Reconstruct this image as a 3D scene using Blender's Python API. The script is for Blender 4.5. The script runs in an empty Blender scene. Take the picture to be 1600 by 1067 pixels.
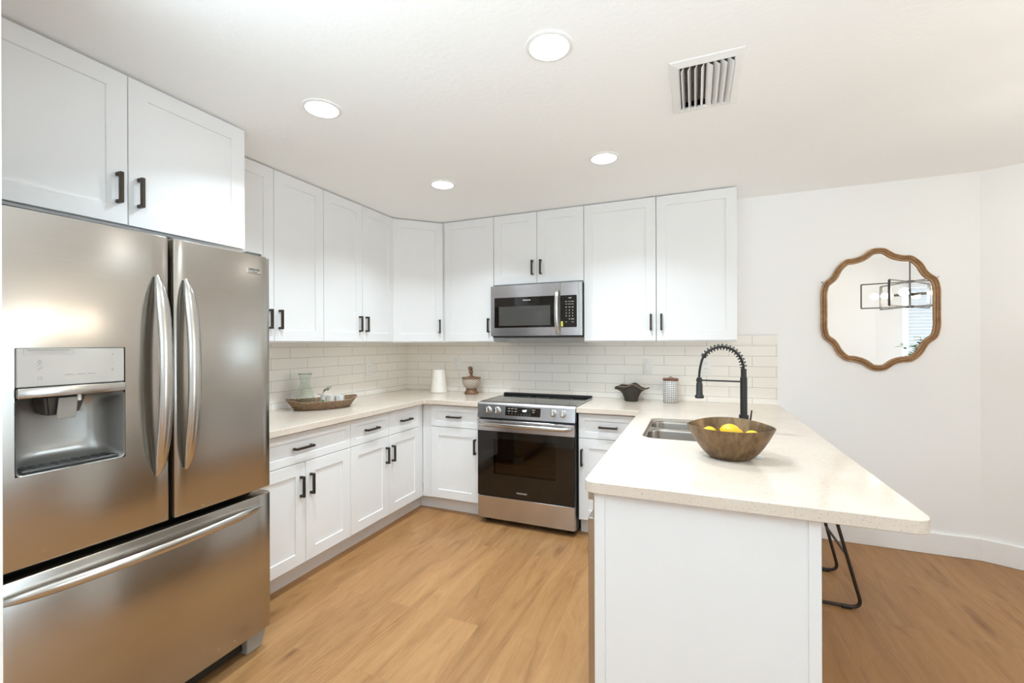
import bpy, bmesh, math, random
from math import sin, cos, pi, radians, sqrt, atan2
from mathutils import Vector, Matrix

random.seed(7)
S = bpy.context.scene
COL = S.collection

# ------------------------------------------------------------------ camera, sky, light, exposure
CAM_F = 687.612
cam_d = bpy.data.cameras.new('camera')
cam = bpy.data.objects.new('camera', cam_d)
COL.objects.link(cam)
cam_d.sensor_width = 36.0
cam_d.lens = CAM_F / 1600 * 36
cam_d.shift_y = (536.4 - 533.5) / 1600
cam_d.clip_start = 0.02
cam.matrix_world = (Matrix.Translation((2.6638, -3.6629, 1.3647)) @ Matrix.Rotation(0.3934, 4, 'Z')
                    @ Matrix.Rotation(pi / 2, 4, 'X') @ Matrix.Rotation(-0.0034, 4, 'Z'))
S.camera = cam
vs = S.view_settings
vs.view_transform = 'Standard'
vs.look = 'None'
vs.gamma = 1.0
vs.use_curve_mapping = False
vs.exposure = 0.46

w = bpy.data.worlds.new('sky')
S.world = w
w.use_nodes = True
bg = w.node_tree.nodes['Background']
bg.inputs[0].default_value = (0.80, 0.90, 1.0, 1)
bg.inputs[1].default_value = 0.6

H = 2.43           # ceiling height
LIGHT_POWER = 7.7   # each recessed lamp
DAY = 1.0
UP = radians(22)     # upward lean given to two daylight lamps to brighten the ceiling


def area_light(name, loc, rot, sx, sy, power, col=(1, 1, 1)):
    d = bpy.data.lights.new(name, 'AREA')
    d.shape = 'RECTANGLE'
    d.size, d.size_y = sx, sy
    d.energy = power
    d.color = col
    o = bpy.data.objects.new(name, d)
    o.location = loc
    o.rotation_euler = rot
    COL.objects.link(o)
    return o


# daylight coming in through the window openings (each lamp fills its own opening, outside the pane)
SKY = (0.70, 0.88, 1.0)
area_light('daylight_rear', (1.95, -6.66, 1.25), (pi / 2 + UP, 0, 0), 3.0, 2.1, 14, SKY)  # its rear window is unseen, put in to brighten the kitchen
area_light('daylight_side', (6.78, -2.1, 1.15), (pi / 2, 0, pi / 2), 1.5, 1.9, 26, SKY)
area_light('daylight_left', (-0.16, -4.9, 1.2), (pi / 2 + UP, 0, -pi / 2), 2.2, 2.0, 8, SKY)
area_light('daylight_dining', (5.5, -3.5, 1.5), (pi / 2, 0, 0), 1.0, 1.2, 8, SKY)
# added upward fill lamps without any fixture, brightening the living room and dining ceilings
area_light('ceiling_fill', (1.9, -4.5, 1.25), (pi, 0, 0), 2.4, 1.4, 92, (0.73, 0.90, 1.0))
area_light('dining_fill', (5.6, -2.4, 0.5), (pi, 0, 0), 1.0, 0.9, 9, (0.74, 0.90, 1.0))

S.cycles.max_bounces = 14
S.cycles.diffuse_bounces = 12
S.cycles.glossy_bounces = 5
S.cycles.transmission_bounces = 8
S.cycles.transparent_max_bounces = 12
S.cycles.caustics_reflective = False
S.cycles.caustics_refractive = False
S.cycles.sample_clamp_indirect = 6
S.cycles.use_denoising = True


# ------------------------------------------------------------------ materials
def nodes_of(name):
    m = bpy.data.materials.new(name)
    m.use_nodes = True
    nt = m.node_tree
    return m, nt, nt.nodes['Principled BSDF']


def inp(b, **k):
    names = {'base': 'Base Color', 'rough': 'Roughness', 'metal': 'Metallic', 'ior': 'IOR', 'spec': 'Specular IOR Level',
             'trans': 'Transmission Weight', 'coat': 'Coat Weight', 'coatr': 'Coat Roughness', 'aniso': 'Anisotropic',
             'anirot': 'Anisotropic Rotation', 'em': 'Emission Color', 'ems': 'Emission Strength', 'alpha': 'Alpha',
             'sss': 'Subsurface Weight'}
    for a, v in k.items():
        if a in ('base', 'em') and len(v) == 3:
            v = (*v, 1)
        b.inputs[names[a]].default_value = v


def srgb(r, g, b):
    f = lambda c: (c / 255 / 12.92) if c / 255 <= 0.04045 else ((c / 255 + 0.055) / 1.055) ** 2.4
    return (f(r), f(g), f(b))


def N(nt, t, **k):
    n = nt.nodes.new(t)
    for a, v in k.items():
        setattr(n, a, v)
    return n


def L(nt, a, b):
    nt.links.new(a, b)


def coord(nt, scale=(1, 1, 1), loc=(0, 0, 0), rot=(0, 0, 0), kind='Object'):
    tc = N(nt, 'ShaderNodeTexCoord')
    mp = N(nt, 'ShaderNodeMapping')
    mp.inputs['Scale'].default_value = scale
    mp.inputs['Location'].default_value = loc
    mp.inputs['Rotation'].default_value = rot
    L(nt, tc.outputs[kind], mp.inputs[0])
    return mp.outputs[0]


def noise(nt, vec, scale, detail=3, rough=0.5, dist=0.0):
    n = N(nt, 'ShaderNodeTexNoise')
    n.inputs['Scale'].default_value = scale
    n.inputs['Detail'].default_value = detail
    n.inputs['Roughness'].default_value = rough
    n.inputs['Distortion'].default_value = dist
    if vec is not None:
        L(nt, vec, n.inputs['Vector'])
    return n.outputs['Fac']


def ramp(nt, fac, stops):
    r = N(nt, 'ShaderNodeValToRGB')
    el = r.color_ramp.elements
    while len(el) < len(stops):
        el.new(0.5)
    for e, (p, c) in zip(el, stops):
        e.position = p
        e.color = (*c, 1) if len(c) == 3 else c
    L(nt, fac, r.inputs[0])
    return r.outputs[0]


def mix(nt, fac, a, b, mode='MIX'):
    n = N(nt, 'ShaderNodeMix', data_type='RGBA', blend_type=mode)
    for sock, v in ((n.inputs[0], fac), (n.inputs[6], a), (n.inputs[7], b)):
        if isinstance(v, (int, float)):
            sock.default_value = v
        elif isinstance(v, tuple):
            sock.default_value = (*v, 1) if len(v) == 3 else v
        else:
            L(nt, v, sock)
    return n.outputs[2]


def bump(nt, height, strength, dist, b):
    n = N(nt, 'ShaderNodeBump')
    n.inputs['Strength'].default_value = strength
    n.inputs['Distance'].default_value = dist
    L(nt, height, n.inputs['Height'])
    L(nt, n.outputs[0], b.inputs['Normal'])
    return n


def plain(name, col, rough=0.5, var=0.03, scale=14, **k):
    """a procedural surface: base colour with a faint mottling"""
    m, nt, b = nodes_of(name)
    inp(b, rough=rough, **k)
    f = noise(nt, coord(nt), scale, 4)
    c0 = tuple(c * (1 - var) for c in col)
    c1 = tuple(min(1, c * (1 + var)) for c in col)
    L(nt, ramp(nt, f, [(0.3, c0), (0.7, c1)]), b.inputs['Base Color'])
    return m


def textured(name, col, rough, bscale, bstr, bdist, detail=4):
    m, nt, b = nodes_of(name)
    inp(b, rough=rough, base=col)
    v = coord(nt)
    f = noise(nt, v, bscale, detail, 0.6)
    bump(nt, f, bstr, bdist, b)
    return m


def steel(name, col, rough=0.27, aniso=0.65, rot=0.25, brush=(2, 2, 260)):
    m, nt, b = nodes_of(name)
    inp(b, metal=1.0, rough=rough, aniso=aniso, anirot=rot)
    f = noise(nt, coord(nt, brush), 1.0, 3, 0.6)
    L(nt, ramp(nt, f, [(0.3, tuple(c * 0.97 for c in col)), (0.7, tuple(min(1, c * 1.02) for c in col))]), b.inputs['Base Color'])
    t = N(nt, 'ShaderNodeTangent', direction_type='RADIAL', axis='Z')
    L(nt, t.outputs[0], b.inputs['Tangent'])
    return m


def glass(name, col=(1, 1, 1), rough=0.0, ior=1.45, tint=0.9):
    m, nt, b = nodes_of(name)
    out = nt.nodes['Material Output']
    inp(b, base=col, rough=rough, trans=1.0, ior=ior)
    return m


def pane(name, tint=(1, 1, 1), gloss=0.06):
    """thin window glass: lets light straight through, with a faint reflection"""
    m, nt, b = nodes_of(name)
    out = nt.nodes['Material Output']
    tr = N(nt, 'ShaderNodeBsdfTransparent')
    tr.inputs[0].default_value = (*tint, 1)
    gl = N(nt, 'ShaderNodeBsdfGlossy')
    gl.inputs['Roughness'].default_value = 0.02
    fr = N(nt, 'ShaderNodeFresnel')
    fr.inputs[0].default_value = 1.45
    mx = N(nt, 'ShaderNodeMixShader')
    L(nt, fr.outputs[0], mx.inputs[0])
    L(nt, tr.outputs[0], mx.inputs[1])
    L(nt, gl.outputs[0], mx.inputs[2])
    L(nt, mx.outputs[0], out.inputs[0])
    nt.nodes.remove(b)
    return m


def emit(name, col, strength):
    m, nt, b = nodes_of(name)
    inp(b, base=(0.8, 0.8, 0.8), em=col, ems=strength, rough=0.4)
    return m


M = {}
M['wall'] = textured('wall_paint', (0.86, 0.855, 0.845), 0.6, 120, 0.08, 0.002)
M['ceiling'] = textured('ceiling_knockdown', (0.93, 0.93, 0.925), 0.75, 42, 0.35, 0.004, 5)
M['trim'] = plain('trim_paint', (0.86, 0.86, 0.855), 0.35, 0.01)
M['cabinet'] = plain('cabinet_paint', (0.80, 0.80, 0.80), 0.32, 0.008, 6)
M['bronze'] = plain('dark_bronze', (0.055, 0.042, 0.031), 0.38, 0.15, 40, metal=0.7)
M['black'] = plain('matte_black', (0.018, 0.017, 0.016), 0.38, 0.1, 40)
M['blackplastic'] = plain('black_plastic', (0.012, 0.012, 0.012), 0.45, 0.1, 40)
M['steel'] = steel('brushed_steel', (0.48, 0.45, 0.41), 0.20, 0.55)
M['steel_smooth'] = steel('smooth_steel', (0.58, 0.555, 0.525), 0.22, 0.4)
M['steel_range'] = steel('range_steel', (0.60, 0.585, 0.60), 0.24, 0.6)
M['steel_sink'] = steel('sink_steel', (0.43, 0.39, 0.35), 0.25, 0.5)
M['steel_dark'] = plain('dark_grey_steel', (0.10, 0.10, 0.10), 0.45, 0.08, 30, metal=0.6)
M['grey_plastic'] = plain('grey_plastic', (0.34, 0.34, 0.32), 0.45, 0.04, 30)
M['cavity'] = plain('cavity_steel', (0.33, 0.325, 0.31), 0.34, 0.03, 20, metal=0.75)
M['blackglass'] = plain('black_glass', (0.010, 0.007, 0.005), 0.04, 0.1, 5, spec=0.5)
M['cooktop'] = plain('cooktop_glass', (0.012, 0.012, 0.013), 0.05, 0.1, 5, spec=0.9)
M['white_plastic'] = plain('white_plastic', (0.82, 0.81, 0.79), 0.35, 0.01)
M['slot'] = plain('dark_slot', (0.03, 0.03, 0.03), 0.6, 0.1)
M['ceramic'] = plain('white_ceramic', (0.86, 0.82, 0.75), 0.25, 0.02, 20)
M['lamp'] = emit('lamp_lens', (1, 0.98, 0.95), 5.0)
M['bulb'] = emit('bulb_glow', (1, 0.80, 0.45), 2.4)
M['mirror'] = plain('mirror_silver', (0.93, 0.92, 0.91), 0.005, 0.002, 1, metal=1.0)
M['duct'] = plain('duct_dark', (0.16, 0.14, 0.11), 0.6, 0.15, 60)
M['pane'] = pane('window_glass')
M['greenglass'] = glass('green_glass', (0.90, 0.955, 0.915), 0.02, 1.25)
M['clearglass'] = glass('clear_glass', (0.97, 0.97, 0.96), 0.06, 1.25)
M['tumbler'], nt, b = nodes_of('white_tinted_glass')
inp(b, base=(0.92, 0.91, 0.89), rough=0.12)
tr = N(nt, 'ShaderNodeBsdfTransparent')
mx = N(nt, 'ShaderNodeMixShader')
streak = noise(nt, coord(nt, (90, 90, 2)), 1, 3)
L(nt, ramp(nt, streak, [(0.4, (0.18, 0.18, 0.18)), (0.6, (0.62, 0.62, 0.62))]), mx.inputs[0])
L(nt, tr.outputs[0], mx.inputs[1])
L(nt, b.outputs[0], mx.inputs[2])
L(nt, mx.outputs[0], nt.nodes['Material Output'].inputs[0])
M['leaf'] = plain('green_leaf', (0.09, 0.19, 0.025), 0.45, 0.3, 40)
M['leaf_pale'] = plain('pale_leaf', (0.42, 0.46, 0.16), 0.5, 0.2, 40)
M['lemon'] = textured('lemon_skin', (0.82, 0.52, 0.02), 0.38, 160, 0.25, 0.002)
M['stone'] = plain('pink_stone', (0.56, 0.38, 0.27), 0.6, 0.2, 60)
M['paper'] = plain('white_paper', (0.82, 0.81, 0.79), 0.7, 0.01)
M['wood_brown'] = plain('brown_wood', (0.17, 0.085, 0.04), 0.5, 0.35, 30)
M['wood_red'] = plain('reddish_wood', (0.16, 0.06, 0.035), 0.45, 0.25, 30)
M['blind'] = plain('blind_slat', (0.82, 0.86, 0.90), 0.5, 0.01)
M['darkpot'] = textured('dark_cast_metal', (0.028, 0.022, 0.016), 0.5, 150, 0.4, 0.002)
M['pot_rim'] = plain('bronze_rim', (0.20, 0.13, 0.08), 0.4, 0.2, 50, metal=0.4)
M['led'] = emit('clock_digits', (0.75, 0.9, 1.0), 1.6)
M['print_white'] = plain('white_print', (0.75, 0.75, 0.73), 0.5, 0.01)
M['print_grey'] = plain('grey_print', (0.33, 0.32, 0.30), 0.5, 0.02)
M['print_dark'] = plain('dark_print', (0.08, 0.075, 0.07), 0.5, 0.02)
M['yellow'] = plain('yellow_sticker', (0.75, 0.72, 0.10), 0.5, 0.03)
M['silver_print'] = plain('silver_lettering', (0.55, 0.53, 0.5), 0.35, 0.02, 10, metal=0.6)


def make_quartz():
    m, nt, b = nodes_of('speckled_quartz')
    inp(b, rough=0.14, spec=0.5)
    v = coord(nt)
    base = ramp(nt, noise(nt, v, 5, 3), [(0.3, (0.655, 0.565, 0.475)), (0.7, (0.705, 0.62, 0.535))])
    vo = N(nt, 'ShaderNodeTexVoronoi')
    vo.inputs['Scale'].default_value = 330
    L(nt, v, vo.inputs['Vector'])
    # only some cells carry a dark speck: pick by the cell's random colour
    sep = N(nt, 'ShaderNodeSeparateColor')
    L(nt, vo.outputs['Color'], sep.inputs[0])
    pick = ramp(nt, sep.outputs[0], [(0.84, (0, 0, 0)), (0.88, (1, 1, 1))])
    near = ramp(nt, vo.outputs['Distance'], [(0.25, (1, 1, 1)), (0.5, (0, 0, 0))])
    f = mix(nt, 1.0, pick, near, 'MULTIPLY')
    c = mix(nt, f, base, (0.36, 0.32, 0.275))
    L(nt, c, b.inputs['Base Color'])
    return m


M['quartz'] = make_quartz()


def make_tile(name, axis):
    """running-bond subway tile; axis 'x' for the back wall, 'y' for the left wall"""
    m, nt, b = nodes_of(name)
    inp(b, rough=0.16, spec=0.5)
    tc = N(nt, 'ShaderNodeTexCoord')
    sp = N(nt, 'ShaderNodeSeparateXYZ')
    L(nt, tc.outputs['Object'], sp.inputs[0])
    cb = N(nt, 'ShaderNodeCombineXYZ')
    ad = N(nt, 'ShaderNodeMath', operation='MULTIPLY_ADD')
    if axis == 'x':
        L(nt, sp.outputs['X'], ad.inputs[0])
        ad.inputs[1].default_value = 1
        ad.inputs[2].default_value = -0.299 + 3.06
    else:
        L(nt, sp.outputs['Y'], ad.inputs[0])
        ad.inputs[1].default_value = -1
        ad.inputs[2].default_value = -0.308 + 3.06
    az = N(nt, 'ShaderNodeMath', operation='ADD')
    L(nt, sp.outputs['Z'], az.inputs[0])
    az.inputs[1].default_value = -0.8042
    L(nt, ad.outputs[0], cb.inputs[0])
    L(nt, az.outputs[0], cb.inputs[1])
    br = N(nt, 'ShaderNodeTexBrick')
    br.offset = 0.5
    br.inputs['Scale'].default_value = 1
    br.inputs['Brick Width'].default_value = 0.306
    br.inputs['Row Height'].default_value = 0.0768
    br.inputs['Mortar Size'].default_value = 0.0014
    br.inputs['Mortar Smooth'].default_value = 0.3
    br.inputs['Bias'].default_value = 0
    br.inputs['Color1'].default_value = (0.86, 0.82, 0.755, 1)
    br.inputs['Color2'].default_value = (0.89, 0.855, 0.795, 1)
    br.inputs['Mortar'].default_value = (0.40, 0.38, 0.34, 1)
    L(nt, cb.outputs[0], br.inputs['Vector'])
    L(nt, br.outputs['Color'], b.inputs['Base Color'])
    inv = N(nt, 'ShaderNodeMath', operation='SUBTRACT')
    inv.inputs[0].default_value = 1
    L(nt, br.outputs['Fac'], inv.inputs[1])
    wob = noise(nt, coord(nt), 7, 2)
    hs = N(nt, 'ShaderNodeMath', operation='MULTIPLY_ADD')
    L(nt, wob, hs.inputs[0])
    hs.inputs[1].default_value = 0.5
    L(nt, inv.outputs[0], hs.inputs[2])
    bump(nt, hs.outputs[0], 0.35, 0.0015, b)
    return m


M['tile_back'] = make_tile('subway_tile_back', 'x')
M['tile_left'] = make_tile('subway_tile_left', 'y')


def make_floor():
    m, nt, b = nodes_of('oak_planks')
    inp(b, rough=0.42, spec=0.35)
    tc = N(nt, 'ShaderNodeTexCoord')
    sp = N(nt, 'ShaderNodeSeparateXYZ')
    L(nt, tc.outputs['Object'], sp.inputs[0])
    cb = N(nt, 'ShaderNodeCombineXYZ')      # planks run along world y
    L(nt, sp.outputs['Y'], cb.inputs[0])
    L(nt, sp.outputs['X'], cb.inputs[1])
    br = N(nt, 'ShaderNodeTexBrick')
    br.offset = 0.37
    br.offset_frequency = 2
    for k, v in (('Scale', 1), ('Brick Width', 1.22), ('Row Height', 0.178), ('Mortar Size', 0.0009), ('Mortar Smooth', 0.2), ('Bias', 0)):
        br.inputs[k].default_value = v
    br.inputs['Color1'].default_value = (0, 0, 0, 1)
    br.inputs['Color2'].default_value = (1, 1, 1, 1)
    br.inputs['Mortar'].default_value = (0.5, 0.5, 0.5, 1)
    mp0 = N(nt, 'ShaderNodeMapping')
    mp0.inputs['Location'].default_value = (10.3, 5.07, 0)
    L(nt, cb.outputs[0], mp0.inputs[0])
    L(nt, mp0.outputs[0], br.inputs['Vector'])
    rnd = N(nt, 'ShaderNodeSeparateColor')
    L(nt, br.outputs['Color'], rnd.inputs[0])
    # shift the grain per plank
    off = N(nt, 'ShaderNodeMath', operation='MULTIPLY')
    L(nt, rnd.outputs[0], off.inputs[0])
    off.inputs[1].default_value = 37.0
    cz = N(nt, 'ShaderNodeCombineXYZ')
    L(nt, sp.outputs['X'], cz.inputs[0])
    L(nt, sp.outputs['Y'], cz.inputs[1])
    L(nt, off.outputs[0], cz.inputs[2])

    def mapped(scale):
        mp = N(nt, 'ShaderNodeMapping')
        mp.inputs['Scale'].default_value = scale
        L(nt, cz.outputs[0], mp.inputs[0])
        return mp.outputs[0]
    broad = noise(nt, mapped((11, 1.7, 1)), 1.0, 7, 0.62, 1.6)
    patch = noise(nt, mapped((3.2, 0.9, 1)), 1.0, 3, 0.5, 0.6)
    fine = noise(nt, mapped((210, 11.0, 1)), 1.0, 6, 0.75, 1.5)
    # cathedral figure, only here and there
    wv = N(nt, 'ShaderNodeTexWave', wave_type='RINGS', rings_direction='Z')
    wv.inputs['Scale'].default_value = 3.2
    wv.inputs['Distortion'].default_value = 7.0
    wv.inputs['Detail'].default_value = 4
    wv.inputs['Detail Scale'].default_value = 1.6
    L(nt, mapped((5.5, 1.15, 1)), wv.inputs['Vector'])
    c = ramp(nt, broad, [(0.22, (0.225, 0.104, 0.038)), (0.45, (0.350, 0.178, 0.069)), (0.72, (0.415, 0.225, 0.093))])
    gr = ramp(nt, fine, [(0.32, (0.80, 0.77, 0.73)), (0.5, (0.98, 0.98, 0.97)), (0.66, (1.05, 1.05, 1.05))])
    c = mix(nt, 0.7, c, gr, 'MULTIPLY')
    c = mix(nt, 0.7, c, ramp(nt, patch, [(0.3, (0.84, 0.82, 0.79)), (0.55, (1.0, 1.0, 1.0)), (0.75, (1.05, 1.06, 1.07))]), 'MULTIPLY')
    fg = ramp(nt, wv.outputs['Fac'], [(0.0, (0.84, 0.81, 0.76)), (0.35, (1, 1, 1)), (1.0, (1.03, 1.03, 1.03))])
    where = ramp(nt, noise(nt, mapped((2.0, 0.7, 1)), 1.0, 2, 0.5), [(0.50, (0, 0, 0)), (0.62, (0.85, 0.85, 0.85))])
    sw = N(nt, 'ShaderNodeSeparateColor')
    L(nt, where, sw.inputs[0])
    c = mix(nt, sw.outputs[0], c, mix(nt, 1.0, c, fg, 'MULTIPLY'))
    # knots
    vo = N(nt, 'ShaderNodeTexVoronoi')
    vo.inputs['Scale'].default_value = 1.0
    L(nt, mapped((5.0, 1.5, 1)), vo.inputs['Vector'])
    kn = ramp(nt, vo.outputs['Distance'], [(0.02, (0.42, 0.35, 0.28)), (0.07, (0.74, 0.69, 0.63)), (0.17, (1, 1, 1))])
    c = mix(nt, 0.75, c, kn, 'MULTIPLY')
    # plank-to-plank tone
    tone = ramp(nt, rnd.outputs[0], [(0.0, (0.92, 0.915, 0.91)), (0.5, (1, 1, 1)), (1.0, (1.06, 1.05, 1.04))])
    c = mix(nt, 0.7, c, tone, 'MULTIPLY')
    c = mix(nt, mix(nt, 1.0, br.outputs['Fac'], (0.45, 0.45, 0.45), 'MULTIPLY'), c, (0.26, 0.145, 0.07))
    L(nt, c, b.inputs['Base Color'])
    bump(nt, fine, 0.05, 0.001, b)
    return m


M['floor'] = make_floor()


def make_framewood():
    m, nt, b = nodes_of('carved_wood_frame')
    inp(b, rough=0.5)
    f = noise(nt, coord(nt, (30, 30, 30)), 1, 4, 0.6)
    L(nt, ramp(nt, f, [(0.3, (0.33, 0.185, 0.092)), (0.7, (0.52, 0.33, 0.18))]), b.inputs['Base Color'])
    return m


M['framewood'] = make_framewood()


def make_brassbowl():
    m, nt, b = nodes_of('aged_brass')
    inp(b, metal=0.75, rough=0.36)
    tc = N(nt, 'ShaderNodeTexCoord')
    f = noise(nt, coord(nt, (60, 60, 5)), 1, 4, 0.6)
    g = noise(nt, coord(nt), 9, 4, 0.6)
    c = ramp(nt, f, [(0.3, (0.125, 0.076, 0.040)), (0.7, (0.25, 0.165, 0.095))])
    c = mix(nt, 0.6, c, ramp(nt, g, [(0.35, (0.6, 0.58, 0.55)), (0.65, (1.15, 1.15, 1.1))]), 'MULTIPLY')
    L(nt, c, b.inputs['Base Color'])
    bump(nt, f, 0.25, 0.002, b)
    return m


M['brass'] = make_brassbowl()


def make_basket():
    m, nt, b = nodes_of('woven_rope')
    inp(b, rough=0.75)
    wv = N(nt, 'ShaderNodeTexWave', wave_type='BANDS', bands_direction='Z')
    wv.inputs['Scale'].default_value = 34
    wv.inputs['Distortion'].default_value = 5
    wv.inputs['Detail'].default_value = 3
    wv.inputs['Detail Scale'].default_value = 6
    L(nt, coord(nt), wv.inputs['Vector'])
    f = noise(nt, coord(nt), 90, 4)
    mm = mix(nt, 0.5, wv.outputs['Color'], f)
    L(nt, ramp(nt, mm, [(0.25, (0.085, 0.048, 0.024)), (0.5, (0.24, 0.150, 0.085)), (0.8, (0.44, 0.30, 0.185))]), b.inputs['Base Color'])
    sv = N(nt, 'ShaderNodeSeparateColor')
    L(nt, mm, sv.inputs[0])
    bump(nt, sv.outputs[0], 0.8, 0.004, b)
    return m


M['basket'] = make_basket()


def make_lattice(name, light, dark, sx, sz, kind):
    """patterned jar skins, laid out around the jar axis by angle and height"""
    m, nt, b = nodes_of(name)
    inp(b, rough=0.4)
    tc = N(nt, 'ShaderNodeTexCoord')
    sp = N(nt, 'ShaderNodeSeparateXYZ')
    L(nt, tc.outputs['Object'], sp.inputs[0])
    an = N(nt, 'ShaderNodeMath', operation='ARCTAN2')
    L(nt, sp.outputs['Y'], an.inputs[0])
    L(nt, sp.outputs['X'], an.inputs[1])
    a = N(nt, 'ShaderNodeMath', operation='MULTIPLY')
    L(nt, an.outputs[0], a.inputs[0])
    a.inputs[1].default_value = sx / (2 * pi)
    z = N(nt, 'ShaderNodeMath', operation='MULTIPLY')
    L(nt, sp.outputs['Z'], z.inputs[0])
    z.inputs[1].default_value = sz

    def mth(op, x, y=None):
        n = N(nt, 'ShaderNodeMath', operation=op)
        for i, q in enumerate((x, y)):
            if q is None:
                continue
            if isinstance(q, (int, float)):
                n.inputs[i].default_value = q
            else:
                L(nt, q, n.inputs[i])
        return n.outputs[0]
    if kind == 'diamond':
        p = mth('PINGPONG', mth('ADD', a.outputs[0], z.outputs[0]), 0.5)
        q = mth('PINGPONG', mth('SUBTRACT', a.outputs[0], z.outputs[0]), 0.5)
        f = mth('MINIMUM', p, q)
        c = ramp(nt, f, [(0.15, dark), (0.22, light)])
    else:                                   # columns of little leaf-shaped chevrons
        u = mth('PINGPONG', a.outputs[0], 0.5)
        zz = mth('ADD', z.outputs[0], mth('MULTIPLY', u, 1.3))
        q = mth('PINGPONG', zz, 0.5)
        g = mth('MULTIPLY', mth('GREATER_THAN', q, 0.21), mth('GREATER_THAN', u, 0.07))
        g = mth('MULTIPLY', g, mth('LESS_THAN', u, 0.44))
        c = mix(nt, g, light, dark)
    L(nt, c, b.inputs['Base Color'])
    return m


M['jar_lattice'] = make_lattice('white_diamond_lattice', (0.80, 0.76, 0.68), (0.17, 0.09, 0.045), 15, 62, 'diamond')
M['can_pattern'] = make_lattice('black_leaf_pattern', (0.84, 0.83, 0.80), (0.02, 0.02, 0.025), 12, 74, 'chevron')


# ------------------------------------------------------------------ mesh helpers
def tobj(name, bm, mat, parent=None, smooth=False, angle=40, loc=None, label=None):
    me = bpy.data.meshes.new(name)
    bm.normal_update()
    bm.to_mesh(me)
    bm.free()
    o = bpy.data.objects.new(name, me)
    COL.objects.link(o)
    for mm in (mat if isinstance(mat, (list, tuple)) else [mat]):
        me.materials.append(mm)
    if smooth:
        for p in me.polygons:
            p.use_smooth = True
        try:
            me.set_sharp_from_angle(angle=radians(angle))
        except Exception:
            pass
    if parent is not None:
        o.parent = parent
    if loc is not None:
        o.location = loc
    if label:
        o['label'] = label
    return o


def thing(name, label, cat, loc=(0, 0, 0), rz=0.0, group=None):
    o = bpy.data.objects.new(name, None)
    o.empty_display_size = 0.1
    COL.objects.link(o)
    o.location = loc
    o.rotation_euler = (0, 0, rz)
    o['label'] = label
    o['category'] = cat
    if group:
        o['group'] = group
    return o


def tag(o, label, cat, group=None):
    o['label'] = label
    o['category'] = cat
    if group:
        o['group'] = group
    return o


def struct(name, bm, mat, smooth=False):
    o = tobj(name, bm, mat, smooth=smooth)
    o['kind'] = 'structure'
    return o


def dup(root, loc, rz=None, label=None, group=None):
    r = root.copy()
    COL.objects.link(r)
    r.location = loc
    if rz is not None:
        r.rotation_euler = (0, 0, rz)
    if label:
        r['label'] = label
    if group:
        r['group'] = group
    for ch in list(root.children):
        c = ch.copy()
        COL.objects.link(c)
        c.parent = r
        for g in list(ch.children):
            d = g.copy()
            COL.objects.link(d)
            d.parent = c
    return r


def BM():
    return bmesh.new()


def quad(bm, vs_):
    try:
        return bm.faces.new(vs_)
    except ValueError:
        return None


def box(bm, x0, x1, y0, y1, z0, z1, bev=0.0, seg=1, rot=None, pivot=None):
    """axis-aligned box, optionally with bevelled edges"""
    b2 = bmesh.new()
    vs_ = [b2.verts.new(p) for p in ((x0, y0, z0), (x1, y0, z0), (x1, y1, z0), (x0, y1, z0),
                                     (x0, y0, z1), (x1, y0, z1), (x1, y1, z1), (x0, y1, z1))]
    for f in ((3, 2, 1, 0), (4, 5, 6, 7), (0, 1, 5, 4), (1, 2, 6, 5), (2, 3, 7, 6), (3, 0, 4, 7)):
        b2.faces.new([vs_[i] for i in f])
    if bev > 0:
        bmesh.ops.bevel(b2, geom=list(b2.edges), offset=bev, segments=seg, affect='EDGES', profile=0.5)
    if rot is not None:
        pv = Vector(pivot if pivot else ((x0 + x1) / 2, (y0 + y1) / 2, (z0 + z1) / 2))
        bmesh.ops.transform(b2, matrix=Matrix.Translation(pv) @ rot @ Matrix.Translation(-pv), verts=b2.verts)
    merge(bm, b2)


def merge(bm, b2, mat_index=None):
    b2.normal_update()
    mp = {}
    for v in b2.verts:
        mp[v] = bm.verts.new(v.co)
    for f in b2.faces:
        try:
            nf = bm.faces.new([mp[v] for v in f.verts])
            nf.material_index = f.material_index if mat_index is None else mat_index
        except ValueError:
            pass
    b2.free()


def ring_faces(bm, r0, r1, close=True):
    n = len(r0)
    for i in range(n if close else n - 1):
        j = (i + 1) % n
        quad(bm, (r0[i], r0[j], r1[j], r1[i]))


def lathe(bm, prof, n=40, cx=0, cy=0, sx=1.0, sy=1.0, fn=None):
    """prof: (r, z) from bottom to top or around; r==0 gives a pole. fn(ang, r, z) may displace"""
    rings = []
    for r, z in prof:
        if r <= 1e-7:
            rings.append([bm.verts.new((cx, cy, z))])
        else:
            rg = []
            for i in range(n):
                a = 2 * pi * i / n
                rr, zz = (r, z) if fn is None else fn(a, r, z)
                rg.append(bm.verts.new((cx + rr * cos(a) * sx, cy + rr * sin(a) * sy, zz)))
            rings.append(rg)
    for a, b in zip(rings, rings[1:]):
        if len(a) == 1 and len(b) == 1:
            continue
        if len(a) == 1:
            for i in range(n):
                quad(bm, (a[0], b[(i + 1) % n], b[i]))
        elif len(b) == 1:
            for i in range(n):
                quad(bm, (a[i], a[(i + 1) % n], b[0]))
        else:
            ring_faces(bm, a, b)
    return rings


def cyl(bm, x, y, z0, z1, r, n=24, r1=None, bev=0.0):
    r1 = r if r1 is None else r1
    if bev:
        lathe(bm, [(0, z0), (r - bev, z0), (r, z0 + bev), (r1, z1 - bev), (r1 - bev, z1), (0, z1)], n, x, y)
    else:
        lathe(bm, [(0, z0), (r, z0), (r1, z1), (0, z1)], n, x, y)


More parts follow.
